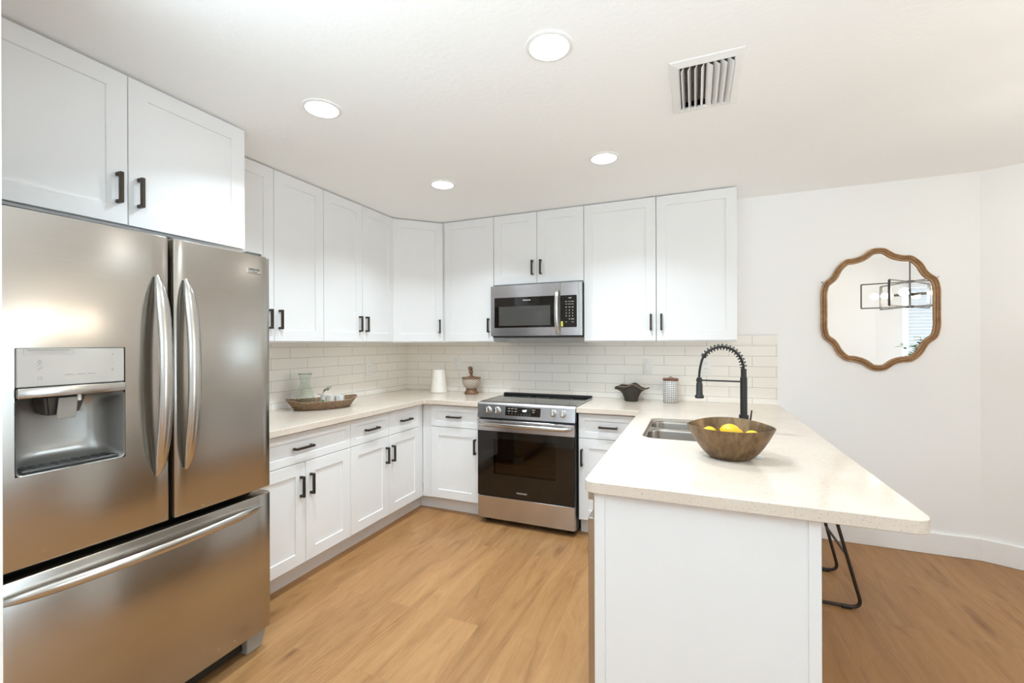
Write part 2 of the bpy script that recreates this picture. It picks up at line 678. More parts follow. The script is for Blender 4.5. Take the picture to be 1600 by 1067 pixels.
def tube(bm, pts, r, n=10, closed=False, caps=True, flat=None):
    """round (or flattened: flat=(rx, ry, up)) bar along a polyline"""
    P = [Vector(p) for p in pts]
    m = len(P)
    rings = []
    up = Vector((0, 0, 1)) if flat is None else Vector(flat[2])
    prev = None
    for i in range(m):
        if closed:
            t = (P[(i + 1) % m] - P[i - 1]).normalized()
        else:
            t = (P[min(i + 1, m - 1)] - P[max(i - 1, 0)]).normalized()
        if flat is None:
            if prev is None:
                a = Vector((0, 0, 1)) if abs(t.z) < 0.9 else Vector((1, 0, 0))
                u = t.cross(a).normalized()
            else:
                u = (prev - t * prev.dot(t)).normalized()
            v = t.cross(u).normalized()
            prev = u
        else:
            u = (up - t * up.dot(t)).normalized()
            v = t.cross(u).normalized()
        rr = r[i] if isinstance(r, (list, tuple)) else r
        rx, ry = (rr, rr) if flat is None else (flat[0] * rr, flat[1] * rr)
        rings.append([bm.verts.new(P[i] + u * (rx * cos(2 * pi * k / n)) + v * (ry * sin(2 * pi * k / n))) for k in range(n)])
    for a, b in zip(rings, rings[1:]):
        ring_faces(bm, a, b)
    if closed:
        ring_faces(bm, rings[-1], rings[0])
    elif caps:
        quad(bm, list(reversed(rings[0])))
        quad(bm, rings[-1])


def smooth_path(pts, sub=6, closed=False):
    P = [Vector(p) for p in pts]
    n = len(P)
    out = []
    rng = range(n) if closed else range(n - 1)
    for i in rng:
        p0 = P[i - 1] if (i > 0 or closed) else P[0]
        p1, p2 = P[i], P[(i + 1) % n]
        p3 = P[(i + 2) % n] if (closed or i + 2 < n) else P[-1]
        for k in range(sub):
            t = k / sub
            out.append(0.5 * ((2 * p1) + (p2 - p0) * t + (2 * p0 - 5 * p1 + 4 * p2 - p3) * t * t + (3 * p1 - p0 - 3 * p2 + p3) * t ** 3))
    if not closed:
        out.append(P[-1])
    return out


def rounded_path(pts, r, seg=6):
    """polyline with its inner corners rounded"""
    P = [Vector(p) for p in pts]
    out = [P[0]]
    for i in range(1, len(P) - 1):
        a, b, c = P[i - 1], P[i], P[i + 1]
        d0, d1 = (a - b).normalized(), (c - b).normalized()
        s, e = b + d0 * r, b + d1 * r
        for k in range(seg + 1):
            t = k / seg
            out.append(s * (1 - t) ** 2 + b * 2 * t * (1 - t) + e * t * t)
    out.append(P[-1])
    return out


def rrect(x0, x1, y0, y1, r, seg=6):
    pts = []
    for cx, cy, a0 in ((x1 - r, y0 + r, -pi / 2), (x1 - r, y1 - r, 0), (x0 + r, y1 - r, pi / 2), (x0 + r, y0 + r, pi)):
        for k in range(seg + 1):
            a = a0 + pi / 2 * k / seg
            pts.append((cx + r * cos(a), cy + r * sin(a)))
    return pts


def inset_poly(pts, d):
    """offset a CCW polygon inwards by d (or outwards, for a CW one)"""
    n = len(pts)
    out = []
    for i in range(n):
        p0, p1, p2 = Vector(pts[i - 1]), Vector(pts[i]), Vector(pts[(i + 1) % n])
        e0, e1 = (p1 - p0).normalized(), (p2 - p1).normalized()
        n0, n1 = Vector((-e0.y, e0.x)), Vector((-e1.y, e1.x))
        k = n0 + n1
        k = k / max(k.length_squared / 2, 1e-6)
        out.append(tuple(p1 + k * d))
    return out


def slab(bm, outer, holes, z0, z1, ch=0.002):
    """flat slab with holes; edges softly chamfered. outer CCW, holes CCW"""
    tops, bots = [], []
    for poly, sgn in [(outer, 1)] + [(h, -1) for h in holes]:
        ins = inset_poly(poly, ch * sgn)
        vb = [bm.verts.new((x, y, z0)) for x, y in ins]
        v1 = [bm.verts.new((x, y, z0 + ch)) for x, y in poly]
        v2 = [bm.verts.new((x, y, z1 - ch)) for x, y in poly]
        vt = [bm.verts.new((x, y, z1)) for x, y in ins]
        for a, b in ((vb, v1), (v1, v2), (v2, vt)):
            ring_faces(bm, a, b)
        tops.append(vt)
        bots.append(vb)
    for loops in (tops, bots):
        es = []
        for lp in loops:
            for i in range(len(lp)):
                e = bm.edges.get((lp[i], lp[(i + 1) % len(lp)])) or bm.edges.new((lp[i], lp[(i + 1) % len(lp)]))
                es.append(e)
        bmesh.ops.triangle_fill(bm, use_beauty=True, edges=es)
    bmesh.ops.recalc_face_normals(bm, faces=bm.faces)


def text_mesh(body, size, extrude=0.0004, align='CENTER', bold=False):
    cu = bpy.data.curves.new('lettering', 'FONT')
    cu.body = body
    cu.size = size
    cu.extrude = extrude
    cu.align_x = align
    cu.align_y = 'CENTER'
    cu.resolution_u = 3
    if bold:
        cu.offset = size * 0.02
    ob = bpy.data.objects.new('lettering_source', cu)
    COL.objects.link(ob)
    dg = bpy.context.evaluated_depsgraph_get()
    me = bpy.data.meshes.new_from_object(ob.evaluated_get(dg))
    bpy.data.objects.remove(ob)
    bpy.data.curves.remove(cu)
    return me


def add_text(bm, body, size, x, y, z, align='CENTER', bold=False, slant=0.0, sx=1.0):
    """writes on a surface facing -y"""
    me = text_mesh(body, size, 0.0004, align, bold)
    b2 = bmesh.new()
    b2.from_mesh(me)
    bpy.data.meshes.remove(me)
    mt = Matrix.Translation((x, y, z)) @ Matrix.Rotation(pi / 2 - slant, 4, 'X') @ Matrix.Diagonal((sx, 1, 1, 1))
    bmesh.ops.transform(b2, matrix=mt, verts=b2.verts)
    merge(bm, b2)


# ------------------------------------------------------------------ the room
TH = 0.12
XR, YB = 4.314, -0.01
ANG = radians(22.5)
RX = 6.6                                    # side wall of the dining nook
RY = -(RX - XR) * math.tan(ANG)             # where the angled wall meets it


def wall_prism(name, pts, z0, z1, mat):
    bm = BM()
    vb = [bm.verts.new((x, y, z0)) for x, y in pts]
    vt = [bm.verts.new((x, y, z1)) for x, y in pts]
    ring_faces(bm, vb, vt)
    quad(bm, list(reversed(vb)))
    quad(bm, vt)
    bmesh.ops.recalc_face_normals(bm, faces=bm.faces)
    return struct(name, bm, mat)


bm = BM()
box(bm, -0.3, RX + 0.3, -6.9, 0.3, -0.1, 0)
struct('floor', bm, M['floor'])
bm = BM()
# ceiling with an opening for the air register
VX0, VX1, VY0, VY1 = 2.612, 2.806, -1.842, -1.516
slab(bm, [(-0.3, -6.9), (RX + 0.3, -6.9), (RX + 0.3, 0.3), (-0.3, 0.3)], [[(VX0, VY0), (VX1, VY0), (VX1, VY1), (VX0, VY1)]], H, H + 0.1, 0.001)
struct('ceiling', bm, M['ceiling'])

wall_prism('wall_back', [(-TH, 0), (XR, 0), (XR + 0.05, TH), (-TH, TH)], 0, H, M['wall'])
wall_prism('wall_right', [(XR, 0), (RX, RY), (RX + 0.1, RY + 0.2), (XR + 0.05, TH)], 0, H, M['wall'])


def wall_with_opening(name, axis, pos, th, a0, a1, o0, o1, oz0, oz1):
    """a wall across `axis` at pos..pos+th, running a0..a1, with one window opening"""
    bm = BM()
    for u0, u1, z0, z1 in ((a0, o0, 0, H), (o1, a1, 0, H), (o0, o1, 0, oz0), (o0, o1, oz1, H)):
        if z1 - z0 < 1e-4:
            continue
        if axis == 'x':
            box(bm, min(pos, pos + th), max(pos, pos + th), u0, u1, z0, z1)
        else:
            box(bm, u0, u1, min(pos, pos + th), max(pos, pos + th), z0, z1)
    return struct(name, bm, M['wall'])


# left wall: kitchen part solid, living part with a tall window
wall_with_opening('wall_left', 'x', 0, -TH, -6.6, 0, -6.0, -3.8, 0.2, 2.2)
wall_with_opening('wall_rear', 'y', -6.5, -TH, 0, 3.9, 0.45, 3.45, 0.2, 2.3)
wall_with_opening('wall_side', 'x', RX, TH, -3.3, RY, -2.85, -1.35, 0.2, 2.1)
# pier beside the refrigerator
bm = BM()
box(bm, 0.0, 1.215, -3.30, -3.185, 0, H)
struct('wall_pier', bm, M['wall'])
# living side wall and the dining window wall
bm = BM()
box(bm, 3.9, 3.9 + TH, -6.5, -3.42, 0, H)
struct('wall_living', bm, M['wall'])
wall_prism('wall_dining', [(3.9, -3.22), (3.9, -3.42), (4.79, -3.42), (4.79, -3.3)], 0, H, M['wall'])
wall_with_opening('wall_window', 'y', -3.3, -TH, 4.79, RX, 5.02, 6.0, 0.85, 2.1)

bm = BM()
box(bm, 2.99, XR - 0.002, -0.016, 0, 0, 0.138, 0.003)
struct('baseboard_back', bm, M['trim'])
bm = BM()
ux, uy = cos(-ANG), sin(-ANG)
b2 = bmesh.new()
box(b2, 0.0, 2.4, -0.016, 0, 0, 0.138, 0.003)
bmesh.ops.transform(b2, matrix=Matrix.Translation((XR, 0, 0)) @ Matrix.Rotation(-ANG, 4, 'Z'), verts=b2.verts)
merge(bm, b2)
struct('baseboard_right', bm, M['trim'])


def window(n, axis, pos, th, o0, o1, z0, z1, bars=1, blinds=False):
    fr = BM()
    mid = pos + th / 2

    def bx(bm, u0, u1, d0, d1, za, zb):
        if axis == 'x':
            box(bm, mid + d0, mid + d1, u0, u1, za, zb)
        else:
            box(bm, u0, u1, mid + d0, mid + d1, za, zb)
    f = 0.05
    bx(fr, o0, o1, -0.04, 0.04, z0, z0 + f)
    bx(fr, o0, o1, -0.04, 0.04, z1 - f, z1)
    bx(fr, o0, o0 + f, -0.04, 0.04, z0 + f, z1 - f)
    bx(fr, o1 - f, o1, -0.04, 0.04, z0 + f, z1 - f)
    for k in range(bars):
        u = o0 + (o1 - o0) * (k + 1) / (bars + 1)
        bx(fr, u - 0.03, u + 0.03, -0.03, 0.03, z0 + f, z1 - f)
    o = tobj('window_%d' % n, fr, M['trim'])
    o['kind'] = 'structure'
    pb = BM()
    bx(pb, o0 + f, o1 - f, -0.003, 0.003, z0 + f, z1 - f)
    tobj('window_pane', pb, M['pane'], o)
    return o


window(1, 'y', -3.3, -TH, 5.02, 6.0, 0.85, 2.1, 0)
window(2, 'x', RX, TH, -2.85, -1.35, 0.2, 2.1, 1)
window(3, 'y', -6.5, -TH, 0.45, 3.45, 0.2, 2.3, 2)  # unseen rear window, added as a daylight source
window(4, 'x', 0, -TH, -6.0, -3.8, 0.2, 2.2, 1)

# recessed ceiling lamps
LX, LY = (1.110, 2.185), (-1.12, -2.152)


def make_lamp(label, loc):
    t = thing('recessed_light', label, 'ceiling light', loc, 0, 'recessed ceiling lights')
    bm = BM()
    lathe(bm, [(0.070, 0.0), (0.071, -0.006), (0.076, -0.007), (0.084, -0.003), (0.085, 0.0)], 48)
    tobj('trim_ring', bm, M['white_plastic'], t, True)
    bm = BM()
    lathe(bm, [(0.0, -0.005), (0.04, -0.005), (0.0703, -0.004), (0.0703, -0.0005)], 48)
    tobj('lens', bm, M['lamp'], t, True, label='glowing white lens')
    return t


lamp0 = make_lamp('round recessed ceiling light between the register and the refrigerator cabinet, largest in view', (LX[1], LY[1], H - 0.0005))
dup(lamp0, (LX[0], LY[1], H - 0.0005), label='round recessed ceiling light nearest the refrigerator cabinet doors')
dup(lamp0, (LX[1], LY[0], H - 0.0005), label='round recessed ceiling light in front of the right-hand wall cabinets')
dup(lamp0, (LX[0], LY[0], H - 0.0005), label='small-looking round recessed ceiling light nearest the corner wall cabinet')
for x in LX:
    for y in LY:
        d = bpy.data.lights.new('downlight', 'AREA')
        d.shape = 'DISK'
        d.size = 0.13
        d.energy = LIGHT_POWER
        d.spread = radians(126)
        d.color = (0.80, 0.925, 1.0)
        o = bpy.data.objects.new('downlight', d)
        o.location = (x, y, H - 0.012)
        COL.objects.link(o)

# ceiling air register
t = thing('air_register', 'white metal ceiling air register with curved louvers', 'vent', (2.709, -1.679, H))
bm = BM()
ox0, ox1, oy0, oy1 = 2.575 - 2.709, 2.838 - 2.709, -1.885 + 1.679, -1.478 + 1.679
ix0, ix1, iy0, iy1 = VX0 - 2.709, VX1 - 2.709, VY0 + 1.679, VY1 + 1.679
o_ = [(ox0, oy0), (ox1, oy0), (ox1, oy1), (ox0, oy1)]
i_ = [(ix0, iy0), (ix1, iy0), (ix1, iy1), (ix0, iy1)]
r0 = [bm.verts.new((x, y, -0.0005)) for x, y in o_]
r1 = [bm.verts.new((x, y, -0.004)) for x, y in inset_poly(o_, 0.004)]
r2 = [bm.verts.new((x, y, -0.009)) for x, y in inset_poly(i_, -0.004)]
r3 = [bm.verts.new((x, y, -0.006)) for x, y in i_]
r4 = [bm.verts.new((x, y, 0.03)) for x, y in i_]
for a, b in ((r0, r1), (r1, r2), (r2, r3), (r3, r4)):
    ring_faces(bm, a, b)
bmesh.ops.recalc_face_normals(bm, faces=bm.faces)
tobj('register_frame', bm, M['trim'], t)
for k in range(8):
    bm = BM()
    left = k < 4
    xc = ix0 + 0.012 + (ix1 - ix0 - 0.024) * k / 7
    prof = []
    for j in range(7):
        a = j / 6
        dx = (0.0105 if left else 0.0215) * a * a
        prof.append((xc + (-dx if left else dx) + (0.004 if left else -0.012), 0.012 - 0.032 * a))
    rows = []
    for yy in (iy0 + 0.003, iy1 - 0.003):
        rows.append([bm.verts.new((x, yy, z)) for x, z in prof])
        rows.append([bm.verts.new((x + 0.0014, yy, z)) for x, z in prof])
    for a, b in ((0, 2), (3, 1)):
        ring_faces(bm, rows[a], rows[b], close=False)
    for a, b in ((0, 1), (3, 2)):
        ring_faces(bm, rows[a], rows[b], close=False)
    quad(bm, (rows[0][-1], rows[2][-1], rows[3][-1], rows[1][-1]))
    quad(bm, (rows[0][0], rows[2][0], rows[3][0], rows[1][0]))
    bmesh.ops.recalc_face_normals(bm, faces=bm.faces)
    tobj('louver', bm, M['trim'], t, True)
bm = BM()
box(bm, ix0 + 0.001, ix1 - 0.001, iy0 + 0.001, iy1 - 0.001, 0.028, 0.034)
for k in range(24):
    yy = iy0 + 0.01 + k * 0.0132
    box(bm, ix0 + 0.003, ix1 - 0.003, yy, yy + 0.005, 0.022, 0.028)
tobj('damper', bm, M['duct'], t, label='dark damper behind the louvers')


# ------------------------------------------------------------------ cabinets (local frame: fronts face -y at y = 0)
DT = 0.019


def shaker(bm, x0, x1, z0, z1, rail=0.068, yb=-0.0015):
    yf = yb - DT
    c = 0.0015

    def R(i, y):
        return [bm.verts.new(p) for p in ((x0 + i, y, z0 + i), (x1 - i, y, z0 + i), (x1 - i, y, z1 - i), (x0 + i, y, z1 - i))]
    rings = [R(0, yb), R(0, yf + c), R(c, yf), R(rail - 0.0005, yf), R(rail + 0.0012, yf + 0.007)]
    for a, b in zip(rings, rings[1:]):
        ring_faces(bm, a, b)
    quad(bm, rings[-1])
    quad(bm, list(reversed(rings[0])))
    bmesh.ops.recalc_face_normals(bm, faces=bm.faces)


def bar_handle(parent, x, z, horiz, length=0.120, yf=-0.0205):
    bm = BM()
    s, so = 0.0065, 0.034
    h = length / 2
    if horiz:
        box(bm, x - h, x + h, yf - so, yf - so + 2 * s, z - s, z + s, 0.0012)
        for q in (-1, 1):
            xx = x + q * (h - s)
            box(bm, xx - s, xx + s, yf - so + 2 * s - 0.001, yf, z - s, z + s, 0.0008)
    else:
        box(bm, x - s, x + s, yf - so, yf - so + 2 * s, z - h, z + h, 0.0012)
        for q in (-1, 1):
            zz = z + q * (h - s)
            box(bm, x - s, x + s, yf - so + 2 * s - 0.001, yf, zz - s, zz + s, 0.0008)
    return tobj('handle', bm, M['bronze'], parent, label='dark bronze bar handle')


def door(root, x0, x1, z0, z1, hx=None, hz=None, rail=0.068):
    bm = BM()
    shaker(bm, x0, x1, z0, z1, rail)
    d = tobj('door', bm, M['cabinet'], root)
    if hx is not None:
        bar_handle(d, hx, hz, False, 0.118)
    return d


def drawer(root, x0, x1, z0, z1, hx=None, rail=0.045, hl=0.128):
    bm = BM()
    shaker(bm, x0, x1, z0, z1, rail)
    d = tobj('drawer', bm, M['cabinet'], root)
    bar_handle(d, (x0 + x1) / 2 if hx is None else hx, (z0 + z1) / 2, True, hl)
    return d


G = 0.0015
HI = 0.034      # handle distance from door edge


def upper_cabinet(label, loc, rz, w, depth, z0, z1, doors, handle_side, hz):
    t = thing('wall_cabinet', label, 'wall cabinet', (loc[0], loc[1], z0), rz)
    bm = BM()
    box(bm, 0.0008, w - 0.0008, 0, depth, 0, z1 - z0, 0.001)
    tobj('cabinet_body', bm, M['cabinet'], t)
    xs = [w * k / doors for k in range(doors + 1)]
    for k in range(doors):
        x0, x1 = xs[k] + G, xs[k + 1] - G
        s = handle_side[k]
        hx = None if s is None else (x0 + HI if s == 'l' else x1 - HI)
        door(t, x0, x1, 0.010, z1 - z0 - 0.006, hx, hz - z0)
    return t


ZU = 1.372
UX = 0.299        # carcass face of the left run (door front at .3195)
HZ = 1.515
RZL = pi / 2      # left run: fronts face +x, local x runs along +y
# refrigerator cabinet
upper_cabinet('deep two-door white wall cabinet above the stainless refrigerator', (0.5885, -3.130), RZL, 0.975, 0.585, 1.824, H - 0.003, 2, ['r', 'l'], 1.969)
upper_cabinet('white two-door wall cabinet beside the refrigerator, partly hidden by it', (UX, -2.143), RZL, 0.769, 0.296, ZU, H - 0.003, 2, ['r', 'l'], HZ)
upper_cabinet('white two-door wall cabinet above the woven tray, beside the angled corner cabinet', (UX, -1.373), RZL, 0.763, 0.296, ZU, H - 0.003, 2, ['r', 'l'], HZ)
# angled corner cabinet: body is a five-sided prism, door on the diagonal
t = thing('wall_cabinet', 'angled one-door white wall cabinet across the room corner', 'wall cabinet', (0, 0, ZU))
bm = BM()
pts = [(0.003, -0.003), (0.003, -0.609), (0.299, -0.609), (0.609, -0.299), (0.609, -0.003)]
vb = [bm.verts.new((x, y, 0)) for x, y in pts]
vt = [bm.verts.new((x, y, H - 0.003 - ZU)) for x, y in pts]
ring_faces(bm, vb, vt)
quad(bm, vb)
quad(bm, vt)
bmesh.ops.recalc_face_normals(bm, faces=bm.faces)
tobj('cabinet_body', bm, M['cabinet'], t)
wd = 0.310 * sqrt(2)
bm = BM()
shaker(bm, 0.006, wd - 0.006, 0.010, H - 0.009 - ZU)
dd = tobj('door', bm, M['cabinet'], t)
dd.location = (0.299, -0.609, 0)
dd.rotation_euler = (0, 0, radians(45))
bar_handle(dd, wd - 0.006 - HI, HZ - ZU, False, 0.118)

UY = -0.3045
# back run
t = upper_cabinet('white one-door wall cabinet between the angled corner cabinet and the microwave', (0.6105, UY), 0, 0.503, 0.301, ZU, H - 0.003, 1, [None], HZ)
for c in list(t.children):          # its door leaves a filler strip at the corner side
    if c.name.startswith('door'):
        me = c.data
        for v in me.vertices:
            if v.co.x < 0.25:
                v.co.x += 0.031
        bar_handle(c, 0.503 - G - HI - 0.008, HZ - ZU, False, 0.118)
upper_cabinet('short two-door white wall cabinet above the microwave', (1.1155, UY), 0, 0.762, 0.301, 1.838, H - 0.003, 2, ['r', 'l'], 1.973)
upper_cabinet('tall one-door white wall cabinet touching the microwave on its right', (1.8785, UY), 0, 0.529, 0.301, ZU, H - 0.003, 1, ['r'], HZ)
upper_cabinet('last one-door white wall cabinet of the back run, above the black faucet', (2.4085, UY), 0, 0.524, 0.301, ZU, H - 0.003, 1, ['l'], HZ)

# base cabinets
ZC = 0.876
ZT = 0.108
BXF = 0.5835      # carcass face (door fronts at .604)


def base_body(w, depth, toe=0.062, bm=None):
    bm = bm or BM()
    pts = [(0, ZT), (0, ZC - 0.002), (depth, ZC - 0.002), (depth, 0.0), (toe, 0.0), (toe, ZT)]
    va = [bm.verts.new((0.0008, y, z)) for y, z in pts]
    vb_ = [bm.verts.new((w - 0.0008, y, z)) for y, z in pts]
    ring_faces(bm, va, vb_)
    quad(bm, va)
    quad(bm, vb_)
    bmesh.ops.recalc_face_normals(bm, faces=bm.faces)
    return bm


def base_cabinet(label, loc, rz, w, depth, fronts):
    t = thing('base_cabinet', label, 'base cabinet', (loc[0], loc[1], 0), rz)
    tobj('cabinet_body', base_body(w, depth), M['cabinet'], t)
    for f in fronts:
        if f[0] == 'drawer':
            drawer(t, f[1] + G, f[2] - G, f[3], f[4], f[5] if len(f) > 5 else None)
        else:
            door(t, f[1] + G, f[2] - G, f[3], f[4], f[5], f[6])
    return t


DZ0, DZ1 = 0.696, 0.866
OZ0, OZ1 = 0.120, 0.692
BHZ = 0.560
wC = 2.193 - 1.431
base_cabinet('white base cabinet beside the refrigerator with one wide drawer over two doors', (BXF, -2.193), RZL, wC, 0.581,
             [('drawer', 0, wC, DZ0, DZ1), ('door', 0, 0.404, OZ0, OZ1, 0.404 - HI - 0.002, BHZ), ('door', 0.404, wC, OZ0, OZ1, 0.404 + HI, BHZ)])
wD = 1.4305 - 0.5850
bD = base_cabinet('white base cabinet in the left run with two small drawers over two doors', (BXF, -1.4305), RZL, wD, 0.581,
             [('drawer', 0, 0.386, DZ0, DZ1), ('drawer', 0.386, 0.776, DZ0, DZ1),
              ('door', 0, 0.386, OZ0, OZ1, 0.386 - HI, BHZ), ('door', 0.386, 0.776, OZ0, OZ1, 0.386 + HI, BHZ)])
wE = 1.122 - 0.5850
bE = base_cabinet('white base cabinet with one drawer and one door left of the range', (0.5850, -BXF), 0, wE, 0.581,
             [('drawer', 0.092, wE - 0.004, DZ0, DZ1), ('door', 0.092, wE - 0.004, OZ0, OZ1, wE - 0.004 - HI, BHZ)])
bm = BM()
box(bm, -0.0625, -0.0005, 0.0622, 0.074, 0.0, ZT - 0.0005)
tobj('toe_kick', bm, M['cabinet'], bE)
bm = BM()
box(bm, wD + 0.0005, wD + 0.0625, 0.0622, 0.074, 0.0, ZT - 0.0005)
tobj('toe_kick', bm, M['cabinet'], bD)
wF = 2.352 - 1.897
base_cabinet('white base cabinet with one drawer and one door right of the range', (1.897, -BXF), 0, wF, 0.581,
             [('drawer', 0.004, wF - 0.03, DZ0, DZ1), ('door', 0.004, wF - 0.03, OZ0, OZ1, 0.004 + HI - 0.008, BHZ)])
# peninsula: sink cabinet (fronts face -x), dishwasher, end panel
RZR = -pi / 2     # local x runs along -y, fronts face -x
PXF = 2.376
t = base_cabinet('white sink base cabinet of the peninsula under the double sink', (PXF, -0.604), RZR, 0.985, 0.607, [
    ('door', 0.05, 0.515, OZ0, OZ1 + 0.17, 0.515 - HI, BHZ), ('door', 0.515, 0.98, OZ0, OZ1 + 0.17, 0.515 + HI, BHZ)])
# open the body top for the sink: rebuild as a box without a top
for c in list(t.children):
    if c.name.startswith('cabinet_body'):
        bm = bmesh.new()
        bm.from_mesh(c.data)
        top = [f for f in bm.faces if f.normal.z > 0.9 and f.calc_center_median().z > 0.8]
        bmesh.ops.delete(bm, geom=top, context='FACES')
        bm.to_mesh(c.data)
        bm.free()
        md = c.modifiers.new('board', 'SOLIDIFY')
        md.thickness = 0.016
        md.offset = -1

t = thing('dishwasher', 'stainless dishwasher at the near end of the peninsula', 'dishwasher', (2.328, -1.592, 0), RZR)
bm = BM()
box(bm, 0.004, 0.594, 0.042, 0.60, 0.10, 0.866)
tobj('tub_body', bm, M['steel_dark'], t)
bm = BM()
box(bm, 0.003, 0.595, 0, 0.040, 0.105, 0.775, 0.003)
box(bm, 0.003, 0.595, 0.0, 0.040, 0.835, 0.868, 0.003)
box(bm, 0.003, 0.595, 0.018, 0.040, 0.775, 0.835)
tobj('door', bm, M['steel'], t, label='brushed steel door')
bm = BM()
box(bm, 0.01, 0.59, 0.08, 0.55, 0.0, 0.098)
tobj('toe_kick', bm, M['blackplastic'], t)

t = thing('end_panel', 'plain white panel closing the near end of the peninsula, framed by slim edge strips', 'panel', (2.3685, -2.196, 0))
bm = BM()
box(bm, 0.0, 0.6145, 0, 0.0, 0, 0) if False else None
box(bm, 0.0, 0.6145, 0.002, 0.0035 - 0.0, 0.0, 0.872) if False else None
box(bm, 0.0, 0.6145, -0.008, 0.0, 0.0, 0.873)
tobj('board', bm, M['cabinet'], t)
bm = BM()
box(bm, -0.014, 0.020, -0.0145, -0.0082, 0.0, 0.873, 0.001)
tobj('edge_strip', bm, M['cabinet'], t)
bm = BM()
box(bm, 0.588, 0.618, -0.0145, -0.0082, 0.0, 0.873, 0.001)
tobj('edge_strip', bm, M['cabinet'], t)
# back panel of the peninsula on the stool side
bm = BM()
box(bm, 2.985, 2.990, -2.196, -0.02, 0.0, 0.873)
tag(tobj('peninsula_panel', bm, M['cabinet']), 'white panel on the stool side of the peninsula', 'panel')

# ------------------------------------------------------------------ worktops
CT0, CT1 = 0.877, 0.914
RXL, RXR = 1.127, 1.893         # range gap
bm = BM()
outer = [(0.010, -0.010), (0.010, -2.196), (0.642, -2.196), (0.642, -0.648), (0.648, -0.642), (RXL - 0.003, -0.642), (RXL - 0.003, -0.10), (RXR + 0.001, -0.10), (RXR + 0.001, -0.010)]
slab(bm, outer, [], CT0, CT1)
tag(tobj('worktop', bm, M['quartz']), 'cream speckled quartz worktop along the left wall holding the woven tray', 'worktop')
SX0, SX1, SY0, SY1 = 2.425, 2.835, -1.485, -0.870
bm = BM()
rc = 0.035
near = []
for k in range(7):
    a = pi + pi / 2 * k / 6
    near.append((2.325 + rc + rc * cos(a), -2.243 + rc + rc * sin(a)))
near2 = []
rc2 = 0.05
for k in range(7):
    a = -pi / 2 + pi / 2 * k / 6
    near2.append((3.224 - rc2 + rc2 * cos(a), -2.243 + rc2 + rc2 * sin(a)))
outer = [(RXR + 0.003, -0.010), (RXR + 0.003, -0.642), (2.319, -0.642), (2.325, -0.648)] + near + near2 + [(3.224, -0.010)]
slab(bm, outer, [rrect(SX0, SX1, SY0, SY1, 0.07, 8)], CT0, CT1)
tag(tobj('worktop', bm, M['quartz']), 'cream speckled quartz worktop of the peninsula with the sink cut into it', 'worktop')

# backsplashes
bm = BM()
box(bm, 0.0095, 3.214, -0.0085, -0.0005, 0.9145, ZU - 0.0005)
box(bm, 2.936, 3.214, -0.0085, -0.0005, ZU - 0.0005, 1.4186)
tag(tobj('backsplash', bm, M['tile_back']), 'cream subway tile backsplash along the back wall behind the range', 'backsplash')
bm = BM()
box(bm, 0.0005, 0.0085, -2.19, -0.0005, 0.9145, ZU - 0.0005)
tag(tobj('backsplash', bm, M['tile_left']), 'cream subway tile backsplash on the left wall behind the woven tray', 'backsplash')

# ------------------------------------------------------------------ sink
t = thing('sink', 'stainless undermount double-bowl sink in the peninsula worktop', 'sink', ((SX0 + SX1) / 2, (SY0 + SY1) / 2, 0.8945))
cx0, cy0 = (SX0 + SX1) / 2, (SY0 + SY1) / 2
YD = -1.125 - cy0           # divider
o0, o1, p0, p1 = SX0 + 0.0012 - cx0, SX1 - 0.0012 - cx0, SY0 + 0.0012 - cy0, SY1 - 0.0012 - cy0
bx0, bx1 = SX0 + 0.006 - cx0, SX1 - 0.006 - cx0
bowls = [(SY0 + 0.006 - cy0, YD - 0.011), (YD + 0.011, SY1 - 0.006 - cy0)]
bm = BM()
loops = [rrect(bx0, bx1, a, b, 0.065, 8) for a, b in bowls]
slab(bm, rrect(o0, o1, p0, p1, 0.069, 8), loops, -0.0016, 0.0, 0.0006)
tobj('rim', bm, M['steel_sink'], t)
for (a, b), lab in zip(bowls, ('near', 'far')):
    bm = BM()
    lv = []
    for ins, z in ((0, -0.0008), (0.002, -0.012), (0.006, -0.15), (0.018, -0.175), (0.05, -0.188)):
        pp = rrect(bx0 + ins, bx1 - ins, a + ins, b - ins, max(0.065 - ins * 0.5, 0.02), 8)
        lv.append([bm.verts.new((x, y, z)) for x, y in pp])
    for q, r in zip(lv, lv[1:]):
        ring_faces(bm, q, r)
    quad(bm, lv[-1])
    bmesh.ops.recalc_face_normals(bm, faces=bm.faces)
    bmesh.ops.reverse_faces(bm, faces=bm.faces)
    o = tobj('basin', bm, M['steel_sink'], t, True)
    md = o.modifiers.new('sheet', 'SOLIDIFY')
    md.thickness = 0.0015
    md.offset = -1
    bm = BM()
    lathe(bm, [(0, -0.184), (0.015, -0.1845), (0.03, -0.183), (0.042, -0.1855), (0.044, -0.1875)], 28, (bx0 + bx1) / 2, (a + b) / 2)
    tobj('drain', bm, M['steel_smooth'], t, True)

# ------------------------------------------------------------------ faucet
FX, FY = 2.893, -1.150
t = thing('faucet', 'black spring-coil pull-down kitchen faucet behind the sink', 'faucet', (FX, FY, CT1))
bm = BM()
lathe(bm, [(0, 0.0003), (0.027, 0.0003), (0.027, 0.004), (0.0225, 0.006), (0.0225, 0.084), (0.0165, 0.086), (0.0165, 0.273), (0.0135, 0.276), (0.0135, 0.318), (0, 0.318)], 28)
tobj('stem', bm, M['black'], t, True)
